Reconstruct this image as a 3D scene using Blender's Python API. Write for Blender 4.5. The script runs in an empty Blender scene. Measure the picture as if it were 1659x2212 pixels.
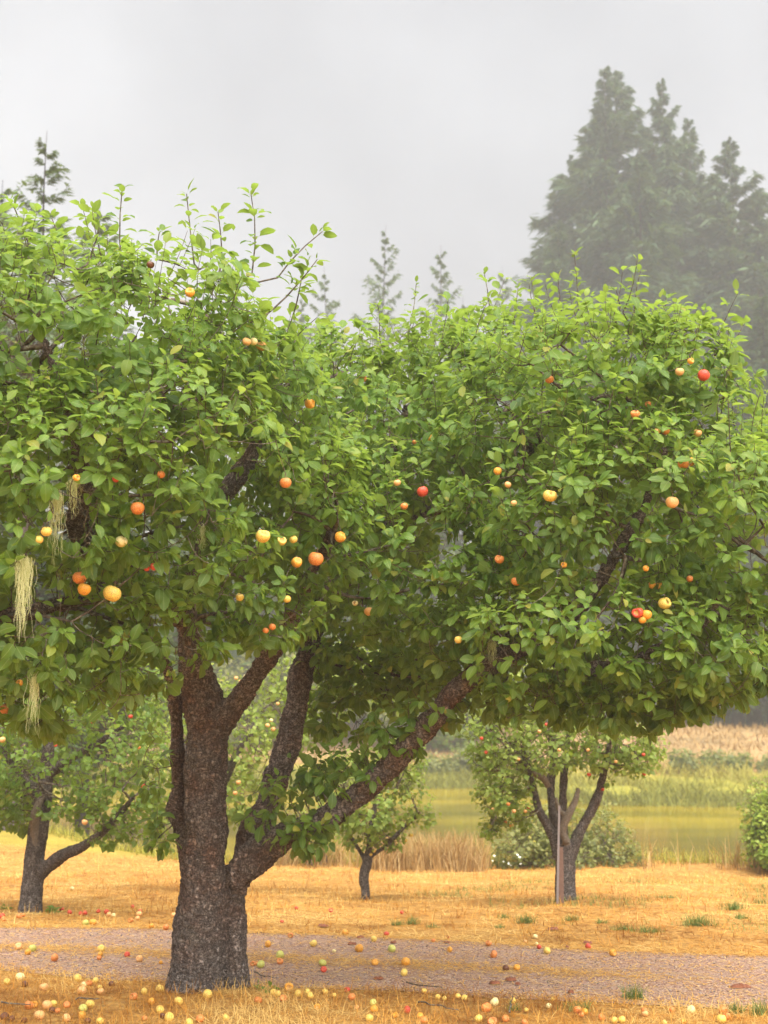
import bpy, math, random
import numpy as np
from mathutils import Vector, Matrix, noise as mnoise, kdtree

rng = np.random.default_rng(7)
random.seed(7)
SC = bpy.context.scene
COL = SC.collection
R = math.radians

# ------------------------------------------------------------------ camera
F, CX, CY, PITCH, CAMZ = 3067.0, 829.5, 1106.0, R(8.4), 1.8
cam_d = bpy.data.cameras.new('camera')
cam = bpy.data.objects.new('camera', cam_d)
COL.objects.link(cam)
cam.location = (0, 0, CAMZ)
cam.rotation_euler = (R(90) + PITCH, 0, 0)
cam_d.sensor_fit = 'VERTICAL'
cam_d.sensor_height = 36.0
cam_d.lens = F / 2212.0 * 36.0
cam_d.clip_start = 0.1
cam_d.clip_end = 1500
cam_d.dof.use_dof = True
cam_d.dof.focus_distance = 8.3
cam_d.dof.aperture_fstop = 3.2
SC.camera = cam

# ------------------------------------------------------------------ sky, sun, exposure
SUN_EL, SUN_ROT = R(60), R(155)
world = bpy.data.worlds.new('World')
SC.world = world
world.use_nodes = True
wn, wl = world.node_tree.nodes, world.node_tree.links
wn.clear()
w_out = wn.new('ShaderNodeOutputWorld')
w_bg = wn.new('ShaderNodeBackground')
w_bg.inputs['Strength'].default_value = 0.1
w_sky = wn.new('ShaderNodeTexSky')
w_sky.sky_type = 'NISHITA'
w_sky.sun_disc = False
w_sky.sun_elevation = SUN_EL
w_sky.sun_rotation = SUN_ROT
w_hs = wn.new('ShaderNodeHueSaturation')
w_hs.inputs['Saturation'].default_value = 0.12
w_mix = wn.new('ShaderNodeMix'); w_mix.data_type = 'RGBA'
w_mix.inputs[0].default_value = 0.92
w_tc = wn.new('ShaderNodeTexCoord')
w_no = wn.new('ShaderNodeTexNoise')
w_no.inputs['Scale'].default_value = 2.4
w_no.inputs['Detail'].default_value = 4
w_no.inputs['Roughness'].default_value = 0.45
w_cr = wn.new('ShaderNodeValToRGB')
w_cr.color_ramp.elements[0].position = 0.38
w_cr.color_ramp.elements[0].color = (1.36, 1.40, 1.52, 1)
w_cr.color_ramp.elements[1].position = 0.62
w_cr.color_ramp.elements[1].color = (2.40, 2.45, 2.58, 1)
wl.new(w_tc.outputs['Generated'], w_no.inputs['Vector'])
wl.new(w_no.outputs['Fac'], w_cr.inputs['Fac'])
wl.new(w_sky.outputs['Color'], w_hs.inputs['Color'])
wl.new(w_hs.outputs['Color'], w_mix.inputs[6])
wl.new(w_cr.outputs['Color'], w_mix.inputs[7])
wl.new(w_mix.outputs[2], w_bg.inputs['Color'])
wl.new(w_bg.outputs['Background'], w_out.inputs['Surface'])

sun_d = bpy.data.lights.new('sun', 'SUN')
sun_d.energy = 4.0
sun_d.angle = R(85)
sun_d.color = (1.0, 0.965, 0.92)
sun = bpy.data.objects.new('sun', sun_d)
COL.objects.link(sun)
sun.location = (0, 0, 60)
_sd = Vector((math.sin(SUN_ROT) * math.cos(SUN_EL), math.cos(SUN_ROT) * math.cos(SUN_EL), math.sin(SUN_EL)))
sun.rotation_euler = _sd.to_track_quat('Z', 'Y').to_euler()

SC.view_settings.view_transform = 'Standard'
SC.view_settings.look = 'None'
SC.view_settings.exposure = 1.6
SC.view_settings.gamma = 1.0
SC.view_settings.use_curve_mapping = False
SC.cycles.use_denoising = True
SC.cycles.max_bounces = 12
SC.cycles.diffuse_bounces = 6
SC.cycles.glossy_bounces = 2
SC.cycles.transmission_bounces = 6
SC.cycles.volume_bounces = 4
SC.cycles.use_adaptive_sampling = True
SC.cycles.adaptive_threshold = 0.02
SC.cycles.sample_clamp_indirect = 10.0

# ------------------------------------------------------------------ pixel helpers (photo at 1659 x 2212)
CP, SP = math.cos(PITCH), math.sin(PITCH)

def ray(x, y):
    u, v = (x - CX) / F, (CY - y) / F
    return np.array((u, CP - v * SP, SP + v * CP))

def P(x, y, Y):
    d = ray(x, y)
    return np.array((0, 0, CAMZ)) + d * (Y / d[1])

def project(p):
    p = np.asarray(p, float)
    q = p - np.array((0, 0, CAMZ))
    fw = q[..., 1] * CP + q[..., 2] * SP
    up = -q[..., 1] * SP + q[..., 2] * CP
    return CX + F * q[..., 0] / fw, CY - F * up / fw, fw

def pxr(px, Y):            # pixel length at distance Y in metres
    return px * Y / F

def sstep(a, b, x):
    t = np.clip((np.asarray(x, float) - a) / (b - a), 0, 1)
    return t * t * (3 - 2 * t)

WATER_Z = -1.6

def gz(x, y):              # height of the ground
    x = np.asarray(x, float); y = np.asarray(y, float)
    left = 1 - sstep(-7, -1.5, x)
    z = -(0.40 - 0.26 * left) * sstep(12.5, 22, y)
    # the near bank drops to the pond, only right of x = -4 or so
    shore = 22.6 + 0.5 * np.sin(x * 0.35 + 1.0) + 5.5 * (1 - sstep(-8, -2.2, x)) + 10 * (1 - sstep(-16, -8, x))
    far = 60 + 14 * (1 - sstep(4, 9, x)) + 1.2 * np.sin(x * 0.31) - 14 * (1 - sstep(-28, -10, x)) - 6 * sstep(14, 34, x)
    drop = sstep(0, 2.4, y - shore)
    z = z * (1 - drop) + drop * (-2.3)
    rise = sstep(-3.0, 1.5, y - far)
    z = z * (1 - rise) + rise * (-1.45)
    z = z + 0.95 * sstep(0, 9, y - far) + 1.9 * sstep(8, 27, y - far)
    z = z + 0.03 * np.sin(x * 0.9 + y * 0.6) * np.sin(y * 0.8 - x * 0.3) * sstep(12, 15, y)
    lump = np.sin(x * 3.1 + 1.7 * np.sin(y * 1.3)) * np.sin(y * 4.3 + 1.3 * np.sin(x * 1.9)) + 0.6 * np.sin(x * 6.7 - y * 2.1 + 2 * np.sin(y * 2.7)) * np.sin(y * 7.9 + x * 1.1)
    z = z + 0.022 * lump * sstep(13.2, 14.5, y) * (1 - sstep(30, 36, y))
    return z

def G(x, y):               # the ground point seen at a pixel
    d = ray(x, y)
    t = 3.0
    while t < 260:
        p = d * t
        if p[2] + CAMZ < gz(p[0], p[1]):
            break
        t += 0.05
    lo, hi = t - 0.05, t
    for _ in range(20):
        m = (lo + hi) / 2
        p = d * m
        if p[2] + CAMZ < gz(p[0], p[1]): hi = m
        else: lo = m
    p = d * hi
    return np.array((p[0], p[1], float(gz(p[0], p[1]))))

# ------------------------------------------------------------------ object helpers
def tag(o, label=None, cat=None, group=None, kind=None):
    if label: o['label'] = label
    if cat: o['category'] = cat
    if group: o['group'] = group
    if kind: o['kind'] = kind
    return o

def empty(name, loc):
    o = bpy.data.objects.new(name, None)
    o.empty_display_size = 0.2
    COL.objects.link(o)
    o.location = [float(v) for v in loc]
    return o

def link(name, me, parent=None, loc=None):
    o = bpy.data.objects.new(name, me)
    COL.objects.link(o)
    if parent is not None:
        o.parent = parent
        if loc is None:
            o.location = -Vector(parent.location)
    if loc is not None:
        o.location = [float(v) for v in loc]
    return o

def make_mesh(name, verts, loops, sizes, mats, smooth=True, mat_idx=None, col=None, uv=None):
    verts = np.asarray(verts, np.float32).reshape(-1, 3)
    loops = np.asarray(loops, np.int32).ravel()
    sizes = np.asarray(sizes, np.int32).ravel()
    me = bpy.data.meshes.new(name)
    me.vertices.add(len(verts)); me.vertices.foreach_set('co', verts.ravel())
    me.loops.add(len(loops)); me.loops.foreach_set('vertex_index', loops)
    me.polygons.add(len(sizes))
    starts = np.concatenate(([0], np.cumsum(sizes)[:-1])).astype(np.int32)
    me.polygons.foreach_set('loop_start', starts)
    me.polygons.foreach_set('loop_total', sizes)
    if mat_idx is not None:
        me.polygons.foreach_set('material_index', np.asarray(mat_idx, np.int32))
    me.polygons.foreach_set('use_smooth', np.full(len(sizes), bool(smooth)))
    for m in (mats if isinstance(mats, (list, tuple)) else [mats]):
        me.materials.append(m)
    if col is not None:
        a = me.attributes.new('tint', 'FLOAT_COLOR', 'POINT')
        a.data.foreach_set('color', np.asarray(col, np.float32).ravel())
    if uv is not None:
        u = me.uv_layers.new(name='uv')
        u.data.foreach_set('uv', np.asarray(uv, np.float32)[loops].ravel())
    me.update()
    me.validate()
    return me

class MB:
    """collects pieces into one mesh"""
    def __init__(s):
        s.v, s.l, s.s, s.c, s.n = [], [], [], [], 0
    def add(s, v, faces, col=None):
        v = np.asarray(v, float).reshape(-1, 3)
        s.v.append(v)
        for f in faces:
            s.l.append(np.asarray(f) + s.n); s.s.append(len(f))
        s.n += len(v)
        s.c.append(np.tile(col if col is not None else (0.5, 0.5, 0.5, 1), (len(v), 1)))
    def addq(s, v, quads, col=None):          # many faces of one size
        v = np.asarray(v, float).reshape(-1, 3)
        q = np.asarray(quads)
        s.v.append(v); s.l.append((q + s.n).ravel()); s.s.extend([q.shape[1]] * len(q)); s.n += len(v)
        c = np.asarray(col if col is not None else (0.5, 0.5, 0.5, 1), float)
        s.c.append(np.tile(c, (len(v), 1)) if c.ndim == 1 else c)
    def tube(s, pts, rad, sides=6, cap=True, col=None):
        pts = np.asarray(pts, float); rad = np.broadcast_to(np.asarray(rad, float), (len(pts),))
        n = len(pts)
        t = np.gradient(pts, axis=0); t /= np.linalg.norm(t, axis=1)[:, None] + 1e-9
        ref = np.array((0.0, 1.0, 0.02)) if abs(t[:, 1]).mean() < 0.8 else np.array((1.0, 0, 0.02))
        a = np.cross(t, ref); a /= np.linalg.norm(a, axis=1)[:, None] + 1e-9
        b = np.cross(t, a)
        ang = np.linspace(0, 2 * np.pi, sides, endpoint=False)
        ring = pts[:, None, :] + rad[:, None, None] * (np.cos(ang)[None, :, None] * a[:, None, :] + np.sin(ang)[None, :, None] * b[:, None, :])
        i = np.arange(n - 1)[:, None] * sides; j = np.arange(sides)[None, :]; k = (j + 1) % sides
        q = np.stack((i + j, i + sides + j, i + sides + k, i + k), -1).reshape(-1, 4)
        s.addq(ring.reshape(-1, 3), q, col)
        if cap:
            base = s.n - n * sides
            s.l.append(base + np.arange(sides)); s.s.append(sides)
            s.l.append(base + (n - 1) * sides + np.arange(sides)[::-1]); s.s.append(sides)
    def mesh(s, name, mats, smooth=True):
        return make_mesh(name, np.concatenate(s.v), np.concatenate([np.ravel(x) for x in s.l]), s.s, mats, smooth, col=np.concatenate(s.c))

def spline(pts, n=8):
    """Catmull-Rom through the rows of pts (any number of columns)"""
    p = np.asarray(pts, float)
    p = np.vstack((2 * p[0] - p[1], p, 2 * p[-1] - p[-2]))
    out = []
    for i in range(1, len(p) - 2):
        for t in np.linspace(0, 1, n, endpoint=False):
            a, b, c, d = p[i - 1], p[i], p[i + 1], p[i + 2]
            out.append(0.5 * (2 * b + (c - a) * t + (2 * a - 5 * b + 4 * c - d) * t * t + (3 * b - a - 3 * c + d) * t ** 3))
    out.append(p[-2])
    return np.array(out)

# ------------------------------------------------------------------ materials
class Mat:
    def __init__(s, name):
        s.m = bpy.data.materials.new(name); s.m.use_nodes = True
        s.t = s.m.node_tree; s.n = s.t.nodes; s.n.clear()
        s.out = s.n.new('ShaderNodeOutputMaterial')
        s.b = s.n.new('ShaderNodeBsdfPrincipled')
        s.t.links.new(s.b.outputs[0], s.out.inputs['Surface'])
    def L(s, a, b): s.t.links.new(a, b)
    def new(s, t, **kw):
        n = s.n.new(t)
        for k, v in kw.items():
            if k in n.inputs: n.inputs[k].default_value = v
            else: setattr(n, k, v)
        return n
    def ramp(s, src, stops, interp='LINEAR'):
        r = s.n.new('ShaderNodeValToRGB'); r.color_ramp.interpolation = interp
        e = r.color_ramp.elements
        while len(e) < len(stops): e.new(0.5)
        for k, (p, c) in enumerate(stops):
            e[k].position = p; e[k].color = (*c, 1) if len(c) == 3 else c
        s.L(src, r.inputs['Fac']); return r.outputs['Color']
    def mix(s, fac, a, b, mode='MIX'):
        m = s.n.new('ShaderNodeMix'); m.data_type = 'RGBA'; m.blend_type = mode
        for i, v in ((0, fac), (6, a), (7, b)):
            if hasattr(v, 'links'): s.L(v, m.inputs[i])
            elif i == 0: m.inputs[i].default_value = v
            else: m.inputs[i].default_value = (*v, 1)
        return m.outputs[2]
    def math(s, op, a, b=0.0):
        m = s.n.new('ShaderNodeMath'); m.operation = op
        for i, v in ((0, a), (1, b)):
            if hasattr(v, 'links'): s.L(v, m.inputs[i])
            else: m.inputs[i].default_value = v
        return m.outputs[0]
    def noise(s, vec, scale, detail=4, rough=0.55):
        n = s.new('ShaderNodeTexNoise', Scale=scale, Detail=detail, Roughness=rough)
        if vec is not None: s.L(vec, n.inputs['Vector'])
        return n
    def mapping(s, vec, scale=(1, 1, 1), loc=(0, 0, 0)):
        n = s.n.new('ShaderNodeMapping')
        n.inputs['Scale'].default_value = scale; n.inputs['Location'].default_value = loc
        s.L(vec, n.inputs['Vector']); return n.outputs[0]
    def bump(s, height, strength=0.5, dist=0.02):
        b = s.new('ShaderNodeBump', Strength=strength, Distance=dist)
        s.L(height, b.inputs['Height']); s.L(b.outputs[0], s.b.inputs['Normal']); return b
    def color(s, c):
        if hasattr(c, 'links'): s.L(c, s.b.inputs['Base Color'])
        else: s.b.inputs['Base Color'].default_value = (*c, 1)
    def set(s, **kw):
        for k, v in kw.items(): s.b.inputs[k.replace('_', ' ')].default_value = v
    def wpos(s):
        return s.n.new('ShaderNodeNewGeometry').outputs['Position']

def leaf_material(name, dark, mid, light, under, transl=0.28, rough=0.42, midrib=True):
    m = Mat(name)
    at = m.new('ShaderNodeAttribute', attribute_name='tint')
    sep = m.n.new('ShaderNodeSeparateColor'); m.L(at.outputs['Color'], sep.inputs[0])
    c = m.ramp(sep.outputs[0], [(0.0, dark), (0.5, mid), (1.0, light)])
    yel = m.mix(sep.outputs[1], c, (0.40, 0.33, 0.06))
    nz = m.noise(m.wpos(), 60, 2)
    c2 = m.mix(m.math('MULTIPLY', nz.outputs['Fac'], 0.35), yel, tuple(v * 0.55 for v in mid))
    if midrib:
        spt = m.noise(m.wpos(), 95, 2); big_ = m.noise(m.wpos(), 6, 2)
        blot = m.math('MULTIPLY', m.ramp(spt.outputs['Fac'], [(0.66, (0, 0, 0)), (0.72, (1, 1, 1))]), m.ramp(big_.outputs['Fac'], [(0.45, (0, 0, 0)), (0.62, (0.8,) * 3)]))
        c2 = m.mix(blot, c2, (0.16, 0.085, 0.03))
        uvn = m.n.new('ShaderNodeUVMap'); uvn.uv_map = 'uv'
        sx = m.n.new('ShaderNodeSeparateXYZ'); m.L(uvn.outputs[0], sx.inputs[0])
        rib = m.math('LESS_THAN', m.math('ABSOLUTE', m.math('SUBTRACT', sx.outputs[0], 0.5)), 0.035)
        c2 = m.mix(m.math('MULTIPLY', rib, 0.55), c2, (0.30, 0.36, 0.12))
        # side veins, a fine relief
        v = m.math('SUBTRACT', m.math('MULTIPLY', sx.outputs[1], 44.0), m.math('MULTIPLY', m.math('ABSOLUTE', m.math('SUBTRACT', sx.outputs[0], 0.5)), 26.0))
        vv = m.math('SINE', v)
        m.bump(vv, 0.25, 0.002)
    geo = m.n.new('ShaderNodeNewGeometry')
    und = m.mix(0.45, c2, under)
    cf = m.mix(geo.outputs['Backfacing'], c2, und)
    m.color(cf)
    rr = m.n.new('ShaderNodeMapRange'); m.L(geo.outputs['Backfacing'], rr.inputs[0])
    rr.inputs[3].default_value = rough; rr.inputs[4].default_value = 0.75
    m.L(rr.outputs[0], m.b.inputs['Roughness'])
    m.b.inputs['Specular IOR Level'].default_value = 0.3
    tr = m.n.new('ShaderNodeBsdfTranslucent')
    tc = m.mix(0.6, cf, (0.40, 0.56, 0.055))
    m.L(tc, tr.inputs['Color'])
    ms = m.n.new('ShaderNodeMixShader'); ms.inputs[0].default_value = transl
    m.L(m.b.outputs[0], ms.inputs[1]); m.L(tr.outputs[0], ms.inputs[2])
    m.L(ms.outputs[0], m.out.inputs['Surface'])
    return m.m

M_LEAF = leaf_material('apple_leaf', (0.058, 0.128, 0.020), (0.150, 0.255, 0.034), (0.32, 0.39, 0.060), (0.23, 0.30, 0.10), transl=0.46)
M_LEAF_B = leaf_material('apple_leaf_bright', (0.08, 0.15, 0.025), (0.19, 0.28, 0.045), (0.36, 0.42, 0.085), (0.30, 0.35, 0.15), transl=0.45)
M_LEAF_G = leaf_material('oak_leaf', (0.03, 0.06, 0.022), (0.07, 0.12, 0.045), (0.14, 0.20, 0.08), (0.14, 0.18, 0.10), midrib=False)
M_BUSH = leaf_material('willow_leaf', (0.065, 0.082, 0.018), (0.16, 0.17, 0.042), (0.28, 0.275, 0.085), (0.21, 0.22, 0.09), midrib=False)
M_FEATHER = leaf_material('feathery_leaf', (0.09, 0.15, 0.02), (0.20, 0.29, 0.035), (0.34, 0.40, 0.06), (0.28, 0.33, 0.1), transl=0.35, midrib=False)
M_CONIFER = leaf_material('conifer_needles', (0.018, 0.045, 0.016), (0.04, 0.08, 0.026), (0.075, 0.125, 0.038), (0.035, 0.06, 0.022), transl=0.12, rough=0.6, midrib=False)
M_FIR = leaf_material('fir_needles', (0.05, 0.085, 0.035), (0.10, 0.15, 0.055), (0.16, 0.21, 0.08), (0.1, 0.13, 0.06), transl=0.15, rough=0.6, midrib=False)

def bark_material(name, base=(0.34, 0.265, 0.22), light=(0.58, 0.48, 0.41), red=(0.38, 0.20, 0.13), scale=1.0, dark=(0.018, 0.013, 0.011), plates=True):
    m = Mat(name)
    pos = m.wpos()
    warp = m.noise(pos, 16 * scale, 4, 0.6)
    wv = m.mix(0.06 / scale, pos, warp.outputs['Color'], 'ADD')
    mp = m.mapping(wv, (1.0, 1.0, 0.6))
    fa = m.noise(m.mapping(wv, (34 * scale, 34 * scale, 11 * scale)), 1.0, 5, 0.62)
    fb = m.noise(m.mapping(wv, (13 * scale, 13 * scale, 46 * scale)), 1.0, 4, 0.6)
    ra = m.math('MULTIPLY', m.math('ABSOLUTE', m.math('SUBTRACT', fa.outputs['Fac'], 0.5)), 5.0)
    rb = m.math('MULTIPLY', m.math('ABSOLUTE', m.math('SUBTRACT', fb.outputs['Fac'], 0.5)), 6.0)
    ridge = m.math('MINIMUM', m.math('MINIMUM', ra, rb), 0.5)
    cell = m.noise(m.mapping(wv, (22 * scale, 22 * scale, 16 * scale)), 1.0, 2)
    n1 = m.noise(pos, 7 * scale, 5)
    n2 = m.noise(pos, 60 * scale, 5, 0.65)
    n3 = m.noise(pos, 2.2, 3)
    sep = m.n.new('ShaderNodeSeparateColor'); m.L(cell.outputs['Color'], sep.inputs[0])
    c = m.mix(m.ramp(sep.outputs[0], [(0.35, (0, 0, 0)), (0.65, (0.8,) * 3)]), base, light)
    c = m.mix(m.ramp(n1.outputs['Fac'], [(0.42, (0, 0, 0)), (0.66, (0.7, 0.7, 0.7))]), c, red)
    # grey weathered foot of the trunk: paler bark up to knee height, with a ragged edge
    sz = m.n.new('ShaderNodeSeparateXYZ'); m.L(pos, sz.inputs[0])
    foot = m.math('ADD', sz.outputs[2], m.math('MULTIPLY', n1.outputs['Fac'], 0.6))
    c = m.mix(m.ramp(foot, [(0.35, (0.75,) * 3), (0.95, (0, 0, 0))]), c, (0.36, 0.32, 0.29))
    c = m.mix(m.ramp(n2.outputs['Fac'], [(0.38, (0.6,) * 3), (0.58, (0, 0, 0))]), c, dark)
    c = m.mix(m.ramp(n3.outputs['Fac'], [(0.60, (0, 0, 0)), (0.74, (0.5,) * 3)]), c, (0.17, 0.16, 0.09))
    crack = m.ramp(ridge, [(0.0, (1, 1, 1)), (0.30, (0, 0, 0))])
    c = m.mix(m.math('MULTIPLY', crack, 0.92), c, tuple(2.5 * v for v in dark))
    m.color(c)
    m.set(Roughness=0.9, Specular_IOR_Level=0.2)
    h = m.math('ADD', m.math('MULTIPLY', ridge, 1.6), m.math('MULTIPLY', n2.outputs['Fac'], 0.5))
    m.bump(h, 1.0, 0.020 / scale)
    return m.m

M_BARK = bark_material('apple_bark')
M_BARK_S = bark_material('apple_bark_small', base=(0.24, 0.195, 0.17), light=(0.42, 0.36, 0.31), red=(0.24, 0.17, 0.13), scale=1.2)
M_BARK_PALE = bark_material('dead_wood', base=(0.34, 0.28, 0.22), light=(0.48, 0.41, 0.33), red=(0.3, 0.22, 0.15), scale=1.2, dark=(0.1, 0.075, 0.055))
M_BARK_CON = bark_material('conifer_bark', base=(0.06, 0.048, 0.042), light=(0.12, 0.09, 0.075), red=(0.08, 0.05, 0.035), scale=0.3)

def simple(name, col, rough=0.8, spec=0.3, var=0.25, scale=20, bump=0.0):
    m = Mat(name)
    n = m.noise(m.wpos(), scale, 4)
    m.color(m.mix(m.math('MULTIPLY', n.outputs['Fac'], 2 * var), tuple(min(1, v * (1 + var * 0.5)) for v in col), tuple(v * (1 - var) for v in col)))
    m.set(Roughness=rough, Specular_IOR_Level=spec)
    if bump: m.bump(n.outputs['Fac'], bump, 0.01)
    return m.m

def twig_material():
    m = Mat('apple_twig')
    n = m.noise(m.wpos(), 35, 4)
    c = m.ramp(n.outputs['Fac'], [(0.35, (0.055, 0.04, 0.03)), (0.55, (0.14, 0.105, 0.075)), (0.7, (0.27, 0.26, 0.19))])
    m.color(c); m.set(Roughness=0.85, Specular_IOR_Level=0.2); m.bump(n.outputs['Fac'], 0.5, 0.004)
    return m.m
M_TWIG = twig_material()

def tint_material(name, stops, rough=0.8, transl=0.0, var=0.3, scale=40, spec=0.25):
    m = Mat(name)
    at = m.new('ShaderNodeAttribute', attribute_name='tint')
    sep = m.n.new('ShaderNodeSeparateColor'); m.L(at.outputs['Color'], sep.inputs[0])
    c = m.ramp(sep.outputs[0], stops)
    n = m.noise(m.wpos(), scale, 3)
    c = m.mix(m.math('MULTIPLY', n.outputs['Fac'], var), c, tuple(v * 0.5 for v in stops[len(stops) // 2][1]))
    m.color(c); m.set(Roughness=rough, Specular_IOR_Level=spec)
    if transl:
        tr = m.n.new('ShaderNodeBsdfTranslucent'); m.L(c, tr.inputs['Color'])
        ms = m.n.new('ShaderNodeMixShader'); ms.inputs[0].default_value = transl
        m.L(m.b.outputs[0], ms.inputs[1]); m.L(tr.outputs[0], ms.inputs[2]); m.L(ms.outputs[0], m.out.inputs['Surface'])
    return m.m

M_STRAW = tint_material('dry_straw', [(0.0, (0.28, 0.105, 0.016)), (0.35, (0.54, 0.235, 0.034)), (0.7, (0.70, 0.36, 0.066)), (1.0, (0.80, 0.54, 0.18))], 0.65, 0.2)
M_GREENGRASS = tint_material('green_grass', [(0.0, (0.07, 0.12, 0.025)), (0.5, (0.17, 0.24, 0.05)), (1.0, (0.34, 0.36, 0.10))], 0.6, 0.25)
M_REED = tint_material('dry_reed', [(0.0, (0.22, 0.12, 0.04)), (0.5, (0.42, 0.26, 0.09)), (1.0, (0.6, 0.43, 0.2))], 0.7, 0.2)
M_REED_GREEN = tint_material('green_reed', [(0.0, (0.16, 0.17, 0.02)), (0.5, (0.30, 0.29, 0.035)), (1.0, (0.45, 0.38, 0.07))], 0.6, 0.25)
M_LICHEN = tint_material('beard_lichen', [(0.0, (0.40, 0.42, 0.16)), (0.5, (0.58, 0.58, 0.26)), (1.0, (0.72, 0.71, 0.40))], 0.9, 0.35, var=0.1)
M_FLOWER = simple('white_flower', (0.55, 0.55, 0.45), 0.8, 0.2, 0.1)
M_FLESH = simple('apple_flesh', (0.62, 0.34, 0.10), 0.7, 0.3, 0.5, 60)
M_STALK = simple('apple_stalk', (0.12, 0.08, 0.04), 0.8)
M_STAKE = simple('stake_wood', (0.20, 0.12, 0.09), 0.85, 0.2, 0.4, 30, 0.3)
M_POLE = simple('stake_metal', (0.24, 0.20, 0.19), 0.55, 0.4, 0.3, 30)
M_STONE = tint_material('gravel_stone', [(0.0, (0.10, 0.075, 0.068)), (0.5, (0.24, 0.19, 0.17)), (1.0, (0.42, 0.36, 0.32))], 0.9)
M_PULP = simple('rotten_pulp', (0.24, 0.075, 0.03), 0.6, 0.4, 0.5, 80, 0.5)

def apple_material(name, ground, blush, streak=0.6, cover=0.5, speck=(0.35, 0.16, 0.05), rot=0.0):
    m = Mat(name)
    tc = m.n.new('ShaderNodeTexCoord')
    oi = m.n.new('ShaderNodeObjectInfo')
    ofs = m.n.new('ShaderNodeCombineXYZ')
    m.L(m.math('MULTIPLY', oi.outputs['Random'], 37.0), ofs.inputs[0]); m.L(m.math('MULTIPLY', oi.outputs['Random'], 11.0), ofs.inputs[2])
    add = m.n.new('ShaderNodeVectorMath'); add.operation = 'ADD'
    m.L(tc.outputs['Object'], add.inputs[0]); m.L(ofs.outputs[0], add.inputs[1])
    # red streaks run from stalk to calyx; a blush covers one cheek
    st = m.noise(m.mapping(add.outputs[0], (90, 90, 9)), 1.0, 3)
    ch = m.noise(m.mapping(add.outputs[0], (16, 16, 16)), 1.0, 2)
    f = m.math('ADD', m.math('MULTIPLY', st.outputs['Fac'], streak), m.math('MULTIPLY', ch.outputs['Fac'], 1.6 - streak))
    k = 1.6 * 0.5
    fac = m.ramp(f, [(max(0.0, k + 0.28 - cover * 0.62), (0, 0, 0)), (min(1.0, k + 0.52 - cover * 0.62), (1, 1, 1))])
    c = m.mix(fac, ground, blush)
    sp = m.noise(m.mapping(add.outputs[0], (150,) * 3), 1.0, 2)
    c = m.mix(m.ramp(sp.outputs['Fac'], [(0.60, (0, 0, 0)), (0.72, (0.6,) * 3)]), c, speck)
    if rot:
        rt = m.noise(m.mapping(add.outputs[0], (24,) * 3), 1.0, 3)
        c = m.mix(m.ramp(rt.outputs['Fac'], [(0.62 - rot * 0.4, (0, 0, 0)), (0.72 - rot * 0.4, (0.95,) * 3)]), c, (0.10, 0.035, 0.015))
    m.color(c); m.set(Roughness=0.42, Specular_IOR_Level=0.4)
    b = m.noise(m.mapping(add.outputs[0], (60,) * 3), 1.0, 3); m.bump(b.outputs['Fac'], 0.25, 0.004)
    return m.m

AM = {
    'green':  apple_material('apple_green', (0.52, 0.53, 0.12), (0.58, 0.38, 0.10), 0.5, 0.30, rot=0.12),
    'yellow': apple_material('apple_yellow', (0.80, 0.58, 0.12), (0.74, 0.30, 0.08), 0.6, 0.36, rot=0.16),
    'pale':   apple_material('apple_pale', (0.78, 0.66, 0.30), (0.74, 0.40, 0.16), 0.5, 0.30, rot=0.10),
    'gold':   apple_material('apple_gold', (0.78, 0.38, 0.04), (0.62, 0.16, 0.03), 0.5, 0.42, rot=0.16),
    'orange': apple_material('apple_orange', (0.74, 0.30, 0.07), (0.60, 0.10, 0.03), 0.7, 0.55, rot=0.14),
    'pink':   apple_material('apple_pink', (0.76, 0.48, 0.17), (0.68, 0.25, 0.10), 0.8, 0.60),
    'red':    apple_material('apple_red', (0.66, 0.19, 0.07), (0.54, 0.045, 0.025), 0.8, 0.85),
    'brown':  apple_material('apple_brown', (0.17, 0.06, 0.02), (0.07, 0.022, 0.014), 0.4, 0.55, rot=0.4),
}

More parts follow.
